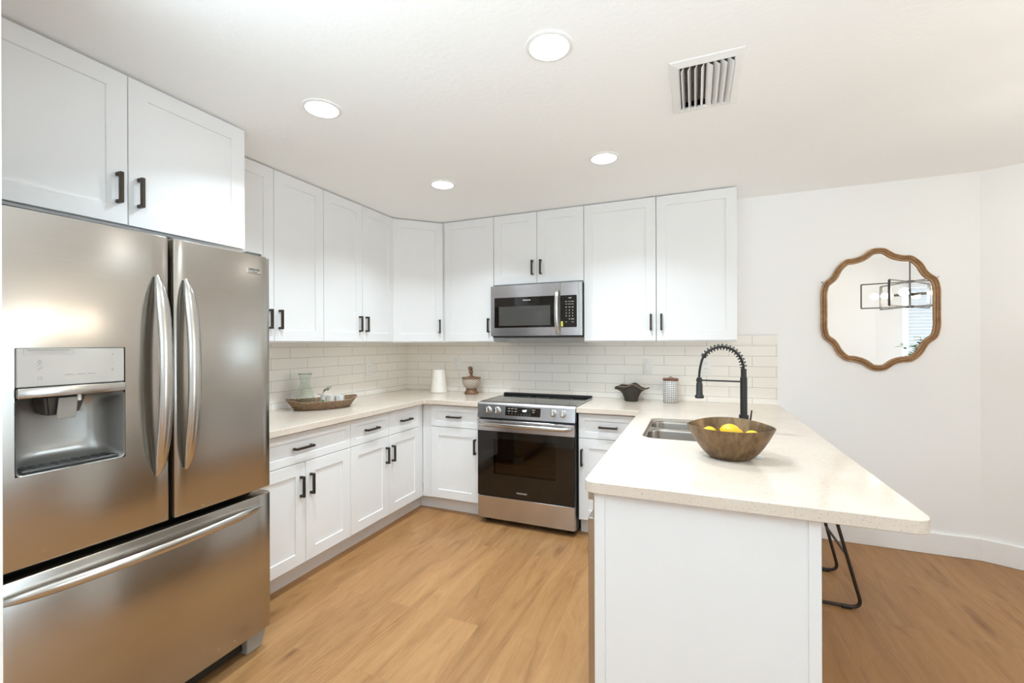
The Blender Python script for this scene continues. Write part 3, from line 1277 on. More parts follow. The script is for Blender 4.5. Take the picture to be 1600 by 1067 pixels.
# hose arch: from the stem top, over, and down to the spray head
hx = -0.207
arch = smooth_path([(0, 0, 0.312), (-0.003, 0, 0.340), (-0.018, 0, 0.380), (-0.050, 0, 0.414), (-0.095, 0, 0.429), (-0.140, 0, 0.420), (-0.172, 0, 0.398),
                    (-0.190, 0, 0.370), (-0.201, 0, 0.330), (hx, 0, 0.285), (hx, 0, 0.262)], 8)
bm = BM()
tube(bm, arch, 0.0062, 10)
tobj('hose', bm, M['black'], t, True)
# coil around the upper part of the arch
LEN = [0]
for a, b in zip(arch, arch[1:]):
    LEN.append(LEN[-1] + (b - a).length)


def at_len(s):
    for i in range(1, len(arch)):
        if LEN[i] >= s:
            k = (s - LEN[i - 1]) / (LEN[i] - LEN[i - 1])
            p = arch[i - 1].lerp(arch[i], k)
            return p, (arch[i] - arch[i - 1]).normalized()
    return arch[-1], (arch[-1] - arch[-2]).normalized()


s_end = 0.0
for i, p in enumerate(arch):
    if p.x < -0.183:
        s_end = LEN[i]
        break
turns = 16
pts = []
for i in range(turns * 12 + 1):
    s = 0.008 + (s_end - 0.008) * i / (turns * 12)
    p, tg = at_len(s)
    nrm = Vector((0, 1, 0))
    bn = tg.cross(nrm).normalized()
    a = 2 * pi * i / 12
    pts.append(p + nrm * (0.0150 * cos(a)) + bn * (0.0150 * sin(a)))
bm = BM()
tube(bm, pts, 0.0023, 6)
tobj('spring_coil', bm, M['black'], t, True)
bm = BM()
p, tg = at_len(s_end)
tube(bm, [p - tg * 0.006, p + tg * 0.008], 0.0125, 12)
tobj('coil_clip', bm, M['black'], t, True)
bm = BM()
lathe(bm, [(0, 0.160), (0.020, 0.160), (0.0225, 0.163), (0.0225, 0.172), (0.0165, 0.180), (0.0155, 0.235), (0.0125, 0.243), (0.0125, 0.268), (0, 0.268)], 26, hx, 0)
tobj('spray_head', bm, M['black'], t, True)
bm = BM()
tube(bm, [(-0.015, 0, 0.252), (hx + 0.011, 0, 0.254)], 0.0042, 10)
lathe(bm, [(0.0137, 0.248), (0.0155, 0.248), (0.0155, 0.260), (0.0137, 0.260), (0.0137, 0.248)], 20, hx, 0)
tobj('docking_arm', bm, M['black'], t, True)
bm = BM()
tube(bm, [(0.018, -0.010, 0.050), (0.030, -0.016, 0.050)], 0.011, 12)
tube(bm, [(0.027, -0.015, 0.050), (0.034, -0.018, 0.112)], [0.0045, 0.0035], 8)
tobj('lever', bm, M['black'], t, True)

# ------------------------------------------------------------------ refrigerator (local: x along the front, y=0 front, facing -y)
FW = 0.912
t = thing('refrigerator', 'stainless french-door refrigerator with water dispenser and bottom freezer drawer', 'refrigerator', (0.892, -2.245 - FW, 0), RZL)


def bulge(x):
    u = (x - FW / 2) / (FW / 2)
    return -0.010 * (1 - u * u)


def fridge_front(bm, x0, x1, z0, z1, hole=None, depth=0.110, rad=0.010):
    xs = [x0, x0 + rad * 0.3, x0 + rad]
    k = 10
    xs += [x0 + rad + (x1 - x0 - 2 * rad) * i / k for i in range(1, k)]
    xs += [x1 - rad, x1 - rad * 0.3, x1]
    zs = [z0, z0 + 0.002, z0 + 0.006, z1 - 0.006, z1 - 0.002, z1]
    if hole:
        xs = sorted([x for x in xs if abs(x - hole[0]) > 0.008 and abs(x - hole[1]) > 0.008] + [hole[0], hole[1]])
        zs = sorted(zs + [hole[2], hole[3]])

    def drop(d, r):
        return 0 if d >= r else r - sqrt(max(0, r * r - (r - d) ** 2))
    g = {}
    for i, x in enumerate(xs):
        for j, z in enumerate(zs):
            y = bulge(x) + drop(min(x - x0, x1 - x), rad) + drop(min(z - z0, z1 - z), 0.006)
            g[i, j] = bm.verts.new((x, y, z))
    for i in range(len(xs) - 1):
        for j in range(len(zs) - 1):
            if hole and xs[i] >= hole[0] - 1e-6 and xs[i + 1] <= hole[1] + 1e-6 and zs[j] >= hole[2] - 1e-6 and zs[j + 1] <= hole[3] + 1e-6:
                continue
            quad(bm, (g[i, j], g[i + 1, j], g[i + 1, j + 1], g[i, j + 1]))
    n, m = len(xs), len(zs)
    loop = [g[i, 0] for i in range(n)] + [g[n - 1, j] for j in range(1, m)] + [g[i, m - 1] for i in range(n - 2, -1, -1)] + [g[0, j] for j in range(m - 2, 0, -1)]
    back = [bm.verts.new((v.co.x, depth, v.co.z)) for v in loop]
    ring_faces(bm, loop, back)
    quad(bm, back)
    bmesh.ops.recalc_face_normals(bm, faces=bm.faces)


bm = BM()
box(bm, 0.004, FW - 0.004, 0.115, 0.86, 0.045, 1.735, 0.003)
tobj('cabinet_body', bm, M['steel_dark'], t)
GL, GR = 0.493, 0.507           # gap between the doors
HO = (0.101, 0.359, 0.990, 1.356)
bm = BM()
fridge_front(bm, 0.0, GL, 0.727, 1.755, HO)
ld = tobj('door', bm, M['steel'], t, True, 30, label='wide brushed steel door with dispenser')
bm = BM()
fridge_front(bm, GR, FW, 0.727, 1.755)
rd = tobj('door', bm, M['steel'], t, True, 30, label='narrow brushed steel door with badge')
bm = BM()
fridge_front(bm, 0.0, FW, 0.100, 0.702)
fd = tobj('freezer_drawer', bm, M['steel'], t, True, 30)


def bow_handle(parent, pts, wide, thick, up):
    bm = BM()
    n = len(pts)
    r = [1.0] * n
    for i in range(n):
        e = min(i, n - 1 - i)
        r[i] = (0.30, 0.62, 0.82, 0.93, 1.0)[min(e, 4)]
    tube(bm, pts, r, 14, flat=(wide, thick, up))
    return tobj('handle', bm, M['steel_smooth'], parent, True, 60, label='bowed polished steel handle')


for hx_, par, tilt in ((0.450, ld, 0.0), (0.545, rd, 0.0)):
    pts = []
    for i in range(25):
        u = i / 24
        z = 0.902 + 0.706 * u
        pts.append((hx_, bulge(hx_) - 0.008 - 0.052 * (4 * u * (1 - u)) ** 0.75, z))
    bow_handle(par, pts, 0.023, 0.012, (1, 0, 0))
pts = []
for i in range(29):
    u = i / 28
    x = 0.045 + (FW - 0.100) * u
    pts.append((x, bulge(x) - 0.008 - 0.045 * (4 * u * (1 - u)) ** 0.75, 0.655))
bow_handle(fd, pts, 0.017, 0.010, (0, 0, 1))

# dispenser: cavity, control panel, bar, nozzle, paddle
disp = BM()
x0, x1, z0, z1 = HO
yf = bulge((x0 + x1) / 2)
cav_top = 1.212
ring_o = [(x, z) for x, z in rrect(x0, x1, z0, cav_top, 0.012, 4)]
lv = []
for ins, y in ((0.0, yf + 0.001), (0.002, yf + 0.003), (0.014, 0.060), (0.030, 0.095), (0.055, 0.104)):
    pp = rrect(x0 + ins, x1 - ins, z0 + (ins * 1.0), cav_top - ins * 0.3, 0.012 + ins * 0.8, 4)
    lv.append([disp.verts.new((x, y, z)) for x, z in pp])
for a, b in zip(lv, lv[1:]):
    ring_faces(disp, a, b)
quad(disp, lv[-1])
bmesh.ops.recalc_face_normals(disp, faces=disp.faces)
dp = tobj('dispenser_cavity', disp, M['cavity'], ld, True, 60)
bm = BM()
box(bm, x0 + 0.0015, x1 - 0.0015, yf - 0.001, yf + 0.03, 1.243, z1 - 0.0015, 0.002)
tobj('control_panel', bm, M['grey_plastic'] if False else plain('silver_panel', (0.56, 0.54, 0.51), 0.35, 0.02, 20, metal=0.15), ld, label='flat silver touch panel')
bm = BM()
box(bm, x0 + 0.0015, x1 - 0.0015, yf - 0.010, yf + 0.03, cav_top, 1.241, 0.003, 2)
tobj('panel_bar', bm, M['steel_smooth'], ld, True)
bm = BM()
xc = (x0 + x1) / 2 - 0.010
b2 = bmesh.new()
va = [b2.verts.new(p) for p in ((xc - 0.050, yf + 0.022, 1.211), (xc + 0.050, yf + 0.022, 1.211), (xc + 0.050, 0.10, 1.211), (xc - 0.050, 0.10, 1.211))]
vb2 = [b2.verts.new(p) for p in ((xc - 0.038, yf + 0.040, 1.150), (xc + 0.038, yf + 0.040, 1.150), (xc + 0.038, 0.10, 1.150), (xc - 0.038, 0.10, 1.150))]
ring_faces(b2, va, vb2)
quad(b2, va)
quad(b2, vb2)
bmesh.ops.recalc_face_normals(b2, faces=b2.faces)
bmesh.ops.bevel(b2, geom=list(b2.edges), offset=0.006, segments=2, affect='EDGES')
merge(bm, b2)
tobj('nozzle_housing', bm, M['steel_dark'], ld, True)
bm = BM()
box(bm, xc - 0.022, xc + 0.024, yf + 0.020, yf + 0.024, 1.138, 1.205, 0.0015, rot=Matrix.Rotation(radians(12), 4, 'X'))
tobj('paddle', bm, M['grey_plastic'], ld, label='translucent grey dispenser paddle')
bm = BM()
cyl(bm, xc + 0.026, yf + 0.013, 1.192, 1.212, 0.005, 12)
tobj('water_spout', bm, M['white_plastic'], ld)
bm = BM()
box(bm, x0 + 0.014, x1 - 0.014, yf + 0.006, 0.085, z0 + 0.006, z0 + 0.013, 0.002)
for k in range(9):
    xx = x0 + 0.03 + k * (x1 - x0 - 0.06) / 8
    box(bm, xx - 0.008, xx + 0.008, yf + 0.012, 0.080, z0 + 0.013, z0 + 0.0145)
tobj('drip_tray', bm, M['steel_dark'], ld)
# printing on the panel
pr = BM()
yp = yf - 0.0014
ix = x0 + 0.0
for (a, b, c, d) in ((x0 + 0.016, x0 + 0.126, 1.352, 1.3525), (x0 + 0.016, x0 + 0.126, 1.337, 1.3375)):
    box(pr, a, b, yp - 0.0003, yp, c, d)
for xx in (x0 + 0.016, x0 + 0.1255):
    box(pr, xx, xx + 0.0005, yp - 0.0003, yp, 1.337, 1.3525)
for k in range(3):
    add_text(pr, 'DO NOT REMOVE DAIRY  PERFORMANCE DATA  SEE MANUAL' if k == 1 else 'NSF SYSTEM TESTED AND CERTIFIED FOR REDUCTION', 0.0038, x0 + 0.071, yp, 1.3495 - k * 0.0042) if k < 1 else box(pr, x0 + 0.022 + 0.006 * k, x0 + 0.120 - 0.006 * k, yp - 0.0003, yp, 1.3447 - (k - 1) * 0.0034, 1.3453 - (k - 1) * 0.0034)
add_text(pr, '+', 0.012, x1 - 0.034, yp, 1.333)
add_text(pr, '-', 0.012, x1 - 0.034, yp, 1.306)
for cx_ in (x0 + 0.115, x0 + 0.145, x0 + 0.17):
    box(pr, cx_ - 0.009, cx_ + 0.009, yp - 0.0003, yp, 1.274, 1.2755)
tube(pr, [(x0 + 0.050, yp, 1.322), (x0 + 0.046, yp, 1.315), (x0 + 0.050, yp, 1.309), (x0 + 0.054, yp, 1.315), (x0 + 0.050, yp, 1.322)], 0.0005, 4)
tube(pr, [(x0 + 0.045, yp, 1.297), (x0 + 0.049, yp, 1.293), (x0 + 0.055, yp, 1.299)], 0.0005, 4)
box(pr, x0 + 0.042, x0 + 0.058, yp - 0.0003, yp, 1.3035, 1.3042)
for zz in (1.264, 1.270):
    box(pr, x0 + 0.046, x0 + 0.054, yp - 0.0003, yp, zz, zz + 0.0007)
for xx in (x0 + 0.046, x0 + 0.0535):
    box(pr, xx, xx + 0.0006, yp - 0.0003, yp, 1.262, 1.273)
tube(pr, [(x1 - 0.036, yp, 1.287), (x1 - 0.036, yp, 1.281), (x1 - 0.032, yp, 1.281), (x1 - 0.032, yp, 1.287), (x1 - 0.036, yp, 1.287)], 0.0005, 4)
tobj('lettering', pr, M['print_grey'], ld, label='grey printed symbols and note')
# badge
bm = BM()
bx_, bz_ = FW - 0.080, 1.683
yb = bulge(bx_)
box(bm, bx_ - 0.034, bx_ + 0.034, yb - 0.004, yb + 0.002, bz_ - 0.0115, bz_ + 0.0115, 0.001)
bd = tobj('badge', bm, M['steel_smooth'], rd, label='small silver badge reading FRIGIDAIRE')
bm = BM()
add_text(bm, 'FRIGIDAIRE', 0.0102, bx_, yb - 0.0043, bz_ + 0.0045, bold=True, sx=0.95)
add_text(bm, 'GALLERY', 0.0060, bx_, yb - 0.0043, bz_ - 0.006)
tobj('lettering', bm, M['print_dark'], rd)
for xs_ in (0.045, FW - 0.045):
    bm = BM()
    va = [bm.verts.new(p) for p in ((xs_ - 0.04, 0.045, 0.0), (xs_ + 0.035, 0.045, 0.0), (xs_ + 0.035, 0.13, 0.0), (xs_ - 0.04, 0.13, 0.0))]
    vb2 = [bm.verts.new(p) for p in ((xs_ - 0.055, 0.020, 0.097), (xs_ + 0.038, 0.020, 0.097), (xs_ + 0.038, 0.13, 0.097), (xs_ - 0.055, 0.13, 0.097))]
    ring_faces(bm, va, vb2)
    quad(bm, va)
    quad(bm, vb2)
    bmesh.ops.recalc_face_normals(bm, faces=bm.faces)
    bmesh.ops.bevel(bm, geom=list(bm.edges), offset=0.004, segments=1, affect='EDGES')
    tobj('foot_cover', bm, M['grey_plastic'], t, label='grey plastic corner foot')
bm = BM()
box(bm, 0.09, FW - 0.09, 0.066, 0.09, 0.02, 0.098)
tobj('toe_grille', bm, M['blackplastic'], t)
for xx in (0.05, FW - 0.05):
    bm = BM()
    box(bm, xx - 0.035, xx + 0.035, 0.03, 0.14, 1.7555, 1.772, 0.004)
    tobj('hinge_cover', bm, M['steel_dark'], t)

# ------------------------------------------------------------------ range
RW = RXR - RXL - 0.006
t = thing('range', 'stainless electric slide-in range with black glass cooktop and oven door', 'range', (RXL + 0.003, -0.662, 0))
bm = BM()
box(bm, 0.004, RW - 0.004, 0.042, 0.555, 0.035, 0.880)
tobj('oven_body', bm, M['steel_dark'], t)
bm = BM()
box(bm, 0.002, RW - 0.002, 0.002, 0.040, 0.046, 0.214, 0.003)
tobj('storage_drawer', bm, M['steel_range'], t, label='plain steel bottom drawer')
# oven door: frame with a real window opening
bm = BM()
WX0, WX1, WZ0, WZ1 = 0.135, RW - 0.140, 0.385, 0.652
gz0, gz1 = 0.219, 0.705
for a, b, c, d in ((0.003, WX0, gz0, gz1), (WX1, RW - 0.003, gz0, gz1), (WX0, WX1, gz0, WZ0), (WX0, WX1, WZ1, gz1)):
    box(bm, a, b, 0.0, 0.038, c, d)
od = tobj('oven_door', bm, M['blackglass'], t, label='black glass oven door')
bm = BM()
box(bm, WX0, WX1, 0.001, 0.005, WZ0, WZ1)
mg, nt, b = nodes_of('tinted_oven_glass')
out = nt.nodes['Material Output']
tr = N(nt, 'ShaderNodeBsdfTransparent')
tr.inputs[0].default_value = (0.42, 0.35, 0.28, 1)
L(nt, tr.outputs[0], N(nt, 'ShaderNodeMixShader').inputs[1])
ms = [n for n in nt.nodes if n.type == 'MIX_SHADER'][0]
gls = N(nt, 'ShaderNodeBsdfGlossy')
gls.inputs['Roughness'].default_value = 0.03
frn = N(nt, 'ShaderNodeFresnel')
frn.inputs[0].default_value = 1.5
L(nt, frn.outputs[0], ms.inputs[0])
L(nt, gls.outputs[0], ms.inputs[2])
L(nt, ms.outputs[0], out.inputs[0])
nt.nodes.remove(b)
tobj('oven_window', bm, mg, od, label='tinted window showing the racks')
# cavity seen through the window
bm = BM()
c0, c1, e0, e1 = WX0 - 0.03, WX1 + 0.03, WZ0 - 0.05, WZ1 + 0.04
lo = [bm.verts.new(p) for p in ((c0, 0.0385, e0), (c1, 0.0385, e0), (c1, 0.0385, e1), (c0, 0.0385, e1))]
li = [bm.verts.new(p) for p in ((c0, 0.0415, e0), (c1, 0.0415, e0), (c1, 0.0415, e1), (c0, 0.0415, e1))]
ring_faces(bm, lo, li)
quad(bm, li)
tobj('oven_liner', bm, plain('oven_enamel', (0.50, 0.39, 0.30), 0.4, 0.1, 60), od)
bm = BM()
for zz in (0.452, 0.490, 0.405):
    tube(bm, [(c0 + 0.01, 0.030, zz), (c1 - 0.01, 0.030, zz)], 0.0018, 6)
for k in range(26):
    xx = c0 + 0.02 + k * (c1 - c0 - 0.04) / 25
    tube(bm, [(xx, 0.030, 0.490), (xx, 0.036, 0.494)], 0.0009, 4)
tobj('oven_rack', bm, M['white_plastic'], od)
bm = BM()
box(bm, 0.003, RW - 0.003, -0.001, 0.038, 0.7055, 0.790, 0.002)
tobj('door_band', bm, M['steel_range'], od, label='steel band across the door top')
bm = BM()
pts = []
for i in range(21):
    u = i / 20
    pts.append((0.022 + (RW - 0.044) * u, -0.012 - 0.034 * (4 * u * (1 - u)) ** 0.3, 0.760))
tube(bm, pts, [0.75] + [1.0] * 19 + [0.75], 14, flat=(0.0155, 0.010, (0, 0, 1)))
tobj('handle', bm, M['steel_smooth'], od, True, 60, label='wide polished oven door handle')
# control panel, leaning back a little
bm = BM()
pz0, pz1, ly = 0.806, 0.905, 0.022
prof = [(0.0, pz0), (ly, pz1), (0.030, 0.9165), (0.060, 0.9175), (0.060, pz0)]
va = [bm.verts.new((0.0, y, z)) for y, z in prof]
vb2 = [bm.verts.new((RW, y, z)) for y, z in prof]
ring_faces(bm, va, vb2)
quad(bm, va)
quad(bm, vb2)
bmesh.ops.recalc_face_normals(bm, faces=bm.faces)
bmesh.ops.bevel(bm, geom=[e for e in bm.edges if abs(e.verts[0].co.x - e.verts[1].co.x) > 0.1], offset=0.002, segments=2, affect='EDGES')
cp = tobj('control_panel', bm, M['steel_range'], t, label='steel control panel')
lean = math.atan2(ly, pz1 - pz0)
mz = (pz0 + pz1) / 2


def on_panel(z):
    return ly * (z - pz0) / (pz1 - pz0)


bm = BM()
zc_ = 0.861
box(bm, 0.228, 0.504, on_panel(zc_) - 0.002, on_panel(zc_) + 0.002, 0.8285, 0.8925, 0.0008, rot=Matrix.Rotation(-lean, 4, 'X'))
dsp = tobj('display', bm, M['blackglass'], cp, label='black glass display')
bm = BM()
add_text(bm, '4:07', 0.020, 0.380, on_panel(0.867) - 0.0025, 0.868, slant=lean, bold=True)
tobj('clock_digits', bm, M['led'], cp)
bm = BM()
for j, row in enumerate((['BAKE', 'BROIL', 'CONV'], ['WARM', 'AIR', 'CLEAN'], ['7', '8', '9'])):
    for k, s in enumerate(row):
        z_ = 0.880 - j * 0.018
        add_text(bm, s, 0.0075, 0.258 + k * 0.026, on_panel(z_) - 0.0025, z_, slant=lean)
for k, s in enumerate(('1', '2', '3', '4', '5')):
    add_text(bm, s, 0.008, 0.335 + k * 0.022, on_panel(0.842) - 0.0025, 0.841, slant=lean)
for k, s in enumerate(('START', 'OFF')):
    z_ = 0.878 - k * 0.016
    add_text(bm, s, 0.0085, 0.452, on_panel(z_) - 0.0025, z_, slant=lean)
tobj('lettering', bm, M['print_white'], cp)
for kx in (0.086, 0.161, 0.600, 0.672):
    bm = BM()
    lathe(bm, [(0, 0), (0.026, 0), (0.026, 0.006), (0.0215, 0.009), (0.0205, 0.026), (0.0185, 0.0285), (0, 0.0285)], 30)
    box(bm, -0.0045, 0.0045, -0.019, 0.019, 0.026, 0.037, 0.0025)
    z_ = 0.862
    bmesh.ops.transform(bm, matrix=Matrix.Translation((kx, on_panel(z_) - 0.0005, z_)) @ Matrix.Rotation(pi / 2 - lean, 4, 'X') @ Matrix.Rotation(0.12, 4, 'Z'), verts=bm.verts)
    tobj('knob', bm, M['steel_smooth'], cp, True, 35)
    for q in (-1, 0, 1):
        bm = BM()
        tz = 0.896 - abs(q) * 0.006
        box(bm, kx + q * 0.022 - 0.001, kx + q * 0.022 + 0.001, on_panel(tz) - 0.0008, on_panel(tz) + 0.001, tz - 0.002, tz + 0.002)
        tobj('dial_mark', bm, M['print_dark'], cp)
# cooktop
bm = BM()
box(bm, -0.001, RW + 0.001, 0.060, 0.540, 0.9155, 0.9195, 0.0012)
ck = tobj('cooktop', bm, M['cooktop'], t, label='smooth black glass cooktop')
for xx in (-0.0025, RW - 0.0045):
    bm = BM()
    box(bm, xx, xx + 0.007, 0.055, 0.542, 0.9150, 0.9215, 0.001)
    tobj('edge_trim', bm, M['steel_range'], t)
bm = BM()
box(bm, -0.006, RW + 0.006, 0.515, 0.553, 0.9198, 0.938, 0.003)
tobj('rear_trim', bm, M['blackplastic'], t, label='raised black strip at the rear of the cooktop')
bm = BM()
for bx2, by2, br2 in ((0.20, 0.17, 0.10), (0.20, 0.40, 0.075), (0.56, 0.17, 0.115), (0.56, 0.40, 0.075), (0.38, 0.43, 0.05)):
    lathe(bm, [(br2 - 0.001, 0.9197), (br2 + 0.001, 0.9197)], 48, bx2, by2)
tobj('burner_ring', bm, M['print_grey'], ck)
bm = BM()
add_text(bm, 'FRIGIDAIRE', 0.016, RW * 0.475, -0.0006, 0.262, bold=True)
tobj('lettering', bm, M['silver_print'], od, label='small silver word FRIGIDAIRE')
for xx in (0.05, RW - 0.05):
    bm = BM()
    cyl(bm, xx, 0.085, 0.0, 0.012, 0.022, 20, bev=0.003)
    cyl(bm, xx, 0.085, 0.012, 0.046, 0.010, 14)
    tobj('leveling_foot', bm, M['blackplastic'], t, True)
for xx in (0.05, RW - 0.05):
    bm = BM()
    cyl(bm, xx, 0.50, 0.0, 0.036, 0.015, 14)
    tobj('leveling_foot', bm, M['blackplastic'], t, True)

# ------------------------------------------------------------------ microwave
MW = 0.757
t = thing('microwave', 'stainless over-the-range microwave with black keypad', 'microwave', (1.118, -0.392, 1.412))
bm = BM()
box(bm, 0.002, MW - 0.002, 0.032, 0.380, 0.012, 0.420)
tobj('microwave_body', bm, M['steel_dark'], t)
bm = BM()
box(bm, 0.012, MW - 0.012, 0.012, 0.37, 0.0, 0.0115, 0.002)
tobj('vent_grille', bm, M['blackplastic'], t)
MD = 0.590
bm = BM()
wx0, wx1, wz0, wz1 = 0.034, 0.545, 0.078, 0.322
for a, b, c, d in ((0, wx0, 0.012, 0.418), (wx1, MD, 0.012, 0.418), (wx0, wx1, 0.012, wz0), (wx0, wx1, wz1, 0.418)):
    box(bm, a, b, 0.0, 0.031, c, d)
md_ = tobj('door', bm, M['steel_range'], t, label='brushed steel door frame')
bm = BM()
box(bm, wx0, wx1, 0.001, 0.028, wz0, wz1)
tobj('door_glass', bm, M['blackglass'], md_)
bm = BM()
box(bm, wx0 + 0.04, wx1 - 0.035, 0.0002, 0.0012, wz0 + 0.017, wz1 - 0.073)
tobj('window_screen', bm, plain('window_mesh', (0.075, 0.072, 0.068), 0.06, 0.03, 200, spec=0.5), md_, label='greyer window mesh')
bm = BM()
add_text(bm, 'FRIGIDAIRE', 0.013, 0.315, 0.0004, 0.2955, bold=True)
tobj('lettering', bm, M['print_white'], md_)
bm = BM()
pts = []
for i in range(19):
    u = i / 18
    pts.append((0.570, -0.006 - 0.038 * (4 * u * (1 - u)) ** 0.6, 0.026 + 0.345 * u))
tube(bm, pts, [0.8] + [1.0] * 17 + [0.8], 14, flat=(0.015, 0.009, (1, 0, 0)))
tobj('handle', bm, M['steel_smooth'], md_, True, 60, label='bowed polished steel handle')
bm = BM()
box(bm, MD + 0.0015, MW - 0.024, 0.0, 0.031, 0.012, 0.418, 0.001)
ctl = tobj('control_side', bm, M['steel_range'], t)
bm = BM()
box(bm, MW - 0.0235, MW, 0.004, 0.031, 0.012, 0.418, 0.001)
tobj('edge_bar', bm, M['steel_smooth'], t, label='bright steel side strip')
bm = BM()
kx0, kx1, kz0, kz1 = MD + 0.003, MW - 0.036, 0.075, 0.320
b2 = bmesh.new()
pp = rrect(kx0, kx1, kz0, kz1, 0.006, 4)
va = [b2.verts.new((x, -0.0012, z)) for x, z in pp]
vb2 = [b2.verts.new((x, 0.0002, z)) for x, z in pp]
ring_faces(b2, va, vb2)
quad(b2, va)
quad(b2, vb2)
bmesh.ops.recalc_face_normals(b2, faces=b2.faces)
merge(bm, b2)
tobj('keypad', bm, M['blackglass'], ctl, label='black glass keypad')
bm = BM()
cxs = (kx0 + 0.046, kx0 + 0.071, kx0 + 0.096)
for k, s in enumerate(('4:07',)):
    add_text(bm, s, 0.014, kx0 + 0.075, -0.0016, kz1 - 0.022)
for k, s in enumerate(('MELT', 'SOFT', 'SNACK')):
    add_text(bm, s, 0.0065, cxs[k], -0.0016, kz1 - 0.049, bold=True)
for k, s in enumerate(('POP', 'POTATO', 'PIZZA')):
    add_text(bm, s, 0.0058, cxs[k], -0.0016, kz1 - 0.069, bold=True)
for k, s in enumerate(('VEG', 'TIME', 'PWR')):
    add_text(bm, s, 0.0075, cxs[k], -0.0016, kz1 - 0.092, bold=True)
for r_, row in enumerate(('123', '456', '789')):
    for k, s in enumerate(row):
        add_text(bm, s, 0.012, cxs[k], -0.0016, kz1 - 0.115 - r_ * 0.0225, bold=True)
add_text(bm, '0', 0.012, cxs[1], -0.0016, kz1 - 0.183, bold=True)
add_text(bm, 'START', 0.008, cxs[2], -0.0016, kz1 - 0.183, bold=True)
add_text(bm, 'FAN', 0.0065, cxs[0], -0.0016, kz1 - 0.205)
add_text(bm, 'LIGHT', 0.0065, cxs[2], -0.0016, kz1 - 0.205)
tobj('lettering', bm, M['print_white'], ctl)
bm = BM()
box(bm, kx0 + 0.004, kx0 + 0.020, -0.0018, -0.0013, kz0 + 0.006, kz0 + 0.046)
tobj('sticker', bm, M['yellow'], ctl, label='small yellow sticker')


# ------------------------------------------------------------------ outlets and switch
def wall_plate(kind, label, loc, rz, w_=0.072, h_=0.116):
    name = 'light_switch' if kind == 'switch' else 'wall_outlet'
    t = thing(name, label, 'switch' if kind == 'switch' else 'outlet', loc, rz)
    bm = BM()
    box(bm, -w_ / 2, w_ / 2, -0.006, 0.0, -h_ / 2, h_ / 2, 0.002, 2)
    tobj('cover_plate', bm, M['white_plastic'], t, True)
    if kind == 'switch':
        bm = BM()
        box(bm, -0.017, 0.017, -0.0085, -0.0055, -0.034, 0.034, 0.001, rot=Matrix.Rotation(radians(2), 4, 'X'))
        tobj('rocker', bm, M['white_plastic'], t)
    else:
        for zz in (-0.021, 0.021):
            bm = BM()
            box(bm, -0.017, 0.017, -0.0075, -0.0055, zz - 0.014, zz + 0.014, 0.001)
            s = tobj('socket', bm, M['white_plastic'], t)
            bm = BM()
            box(bm, -0.0075, -0.0055, -0.0078, -0.0074, zz - 0.002, zz + 0.007)
            box(bm, 0.0055, 0.0075, -0.0078, -0.0074, zz - 0.002, zz + 0.006)
            cyl(bm, 0, 0, 0, 0.0004, 0.0025, 10)
            for v in bm.verts[-22:] if False else []:
                pass
            tobj('slot', bm, M['slot'], s)
    return t


wall_plate('outlet', 'white outlet on the left wall tiles above the woven tray', (0.0087, -0.566, 1.142), RZL)
wall_plate('outlet', 'white outlet on the back wall tiles between the white vase and the lattice jar', (0.588, -0.0087, 1.174), 0)
wall_plate('switch', 'white rocker light switch on the tiles above the dark fluted bowl', (2.319, -0.0087, 1.179), 0)
wall_plate('outlet', 'white outlet on the tiles behind the black faucet', (2.742, -0.0087, 1.187), 0)

# ------------------------------------------------------------------ worktop objects
# tray
TA = radians(59)
TC = (0.235, -1.305)
t = thing('woven_tray', 'long oval brown woven tray on the left worktop', 'tray', (TC[0], TC[1], CT1), TA)
bm = BM()
A, B = 0.236, 0.150


def tray_ring(a, b, z, up=0.0):
    r = []
    for i in range(64):
        th = 2 * pi * i / 64
        c_, s_ = cos(th), sin(th)
        e = up * max(0, abs(c_) - 0.55) / 0.45
        r.append(bm.verts.new((a * math.copysign(abs(c_) ** 0.9, c_), b * math.copysign(abs(s_) ** 0.9, s_), z + e)))
    return r


R = [tray_ring(A * 0.72, B * 0.66, 0.0004), tray_ring(A * 0.78, B * 0.74, 0.002), tray_ring(A * 0.88, B * 0.88, 0.031, 0.004), tray_ring(A * 0.97, B * 0.98, 0.050, 0.014),
     tray_ring(A * 1.0, B * 1.0, 0.055, 0.018), tray_ring(A * 0.985, B * 0.97, 0.060, 0.018), tray_ring(A * 0.95, B * 0.93, 0.057, 0.018),
     tray_ring(A * 0.90, B * 0.88, 0.047, 0.014), tray_ring(A * 0.82, B * 0.80, 0.024, 0.004), tray_ring(A * 0.74, B * 0.70, 0.0095), tray_ring(A * 0.6, B * 0.55, 0.008)]
for a, b in zip(R, R[1:]):
    ring_faces(bm, a, b)
quad(bm, R[0])
quad(bm, R[-1])
bmesh.ops.recalc_face_normals(bm, faces=bm.faces)
tobj('tray_shell', bm, M['basket'], t, True, 60)
TZ = CT1 + 0.0085


def tray_pt(u, v):
    return (TC[0] + u * cos(TA) - v * sin(TA), TC[1] + u * sin(TA) + v * cos(TA), TZ)


def hollow(prof_out, prof_in, n=40):
    bm = BM()
    lathe(bm, prof_out + list(reversed(prof_in)), n)
    bmesh.ops.recalc_face_normals(bm, faces=bm.faces)
    return bm


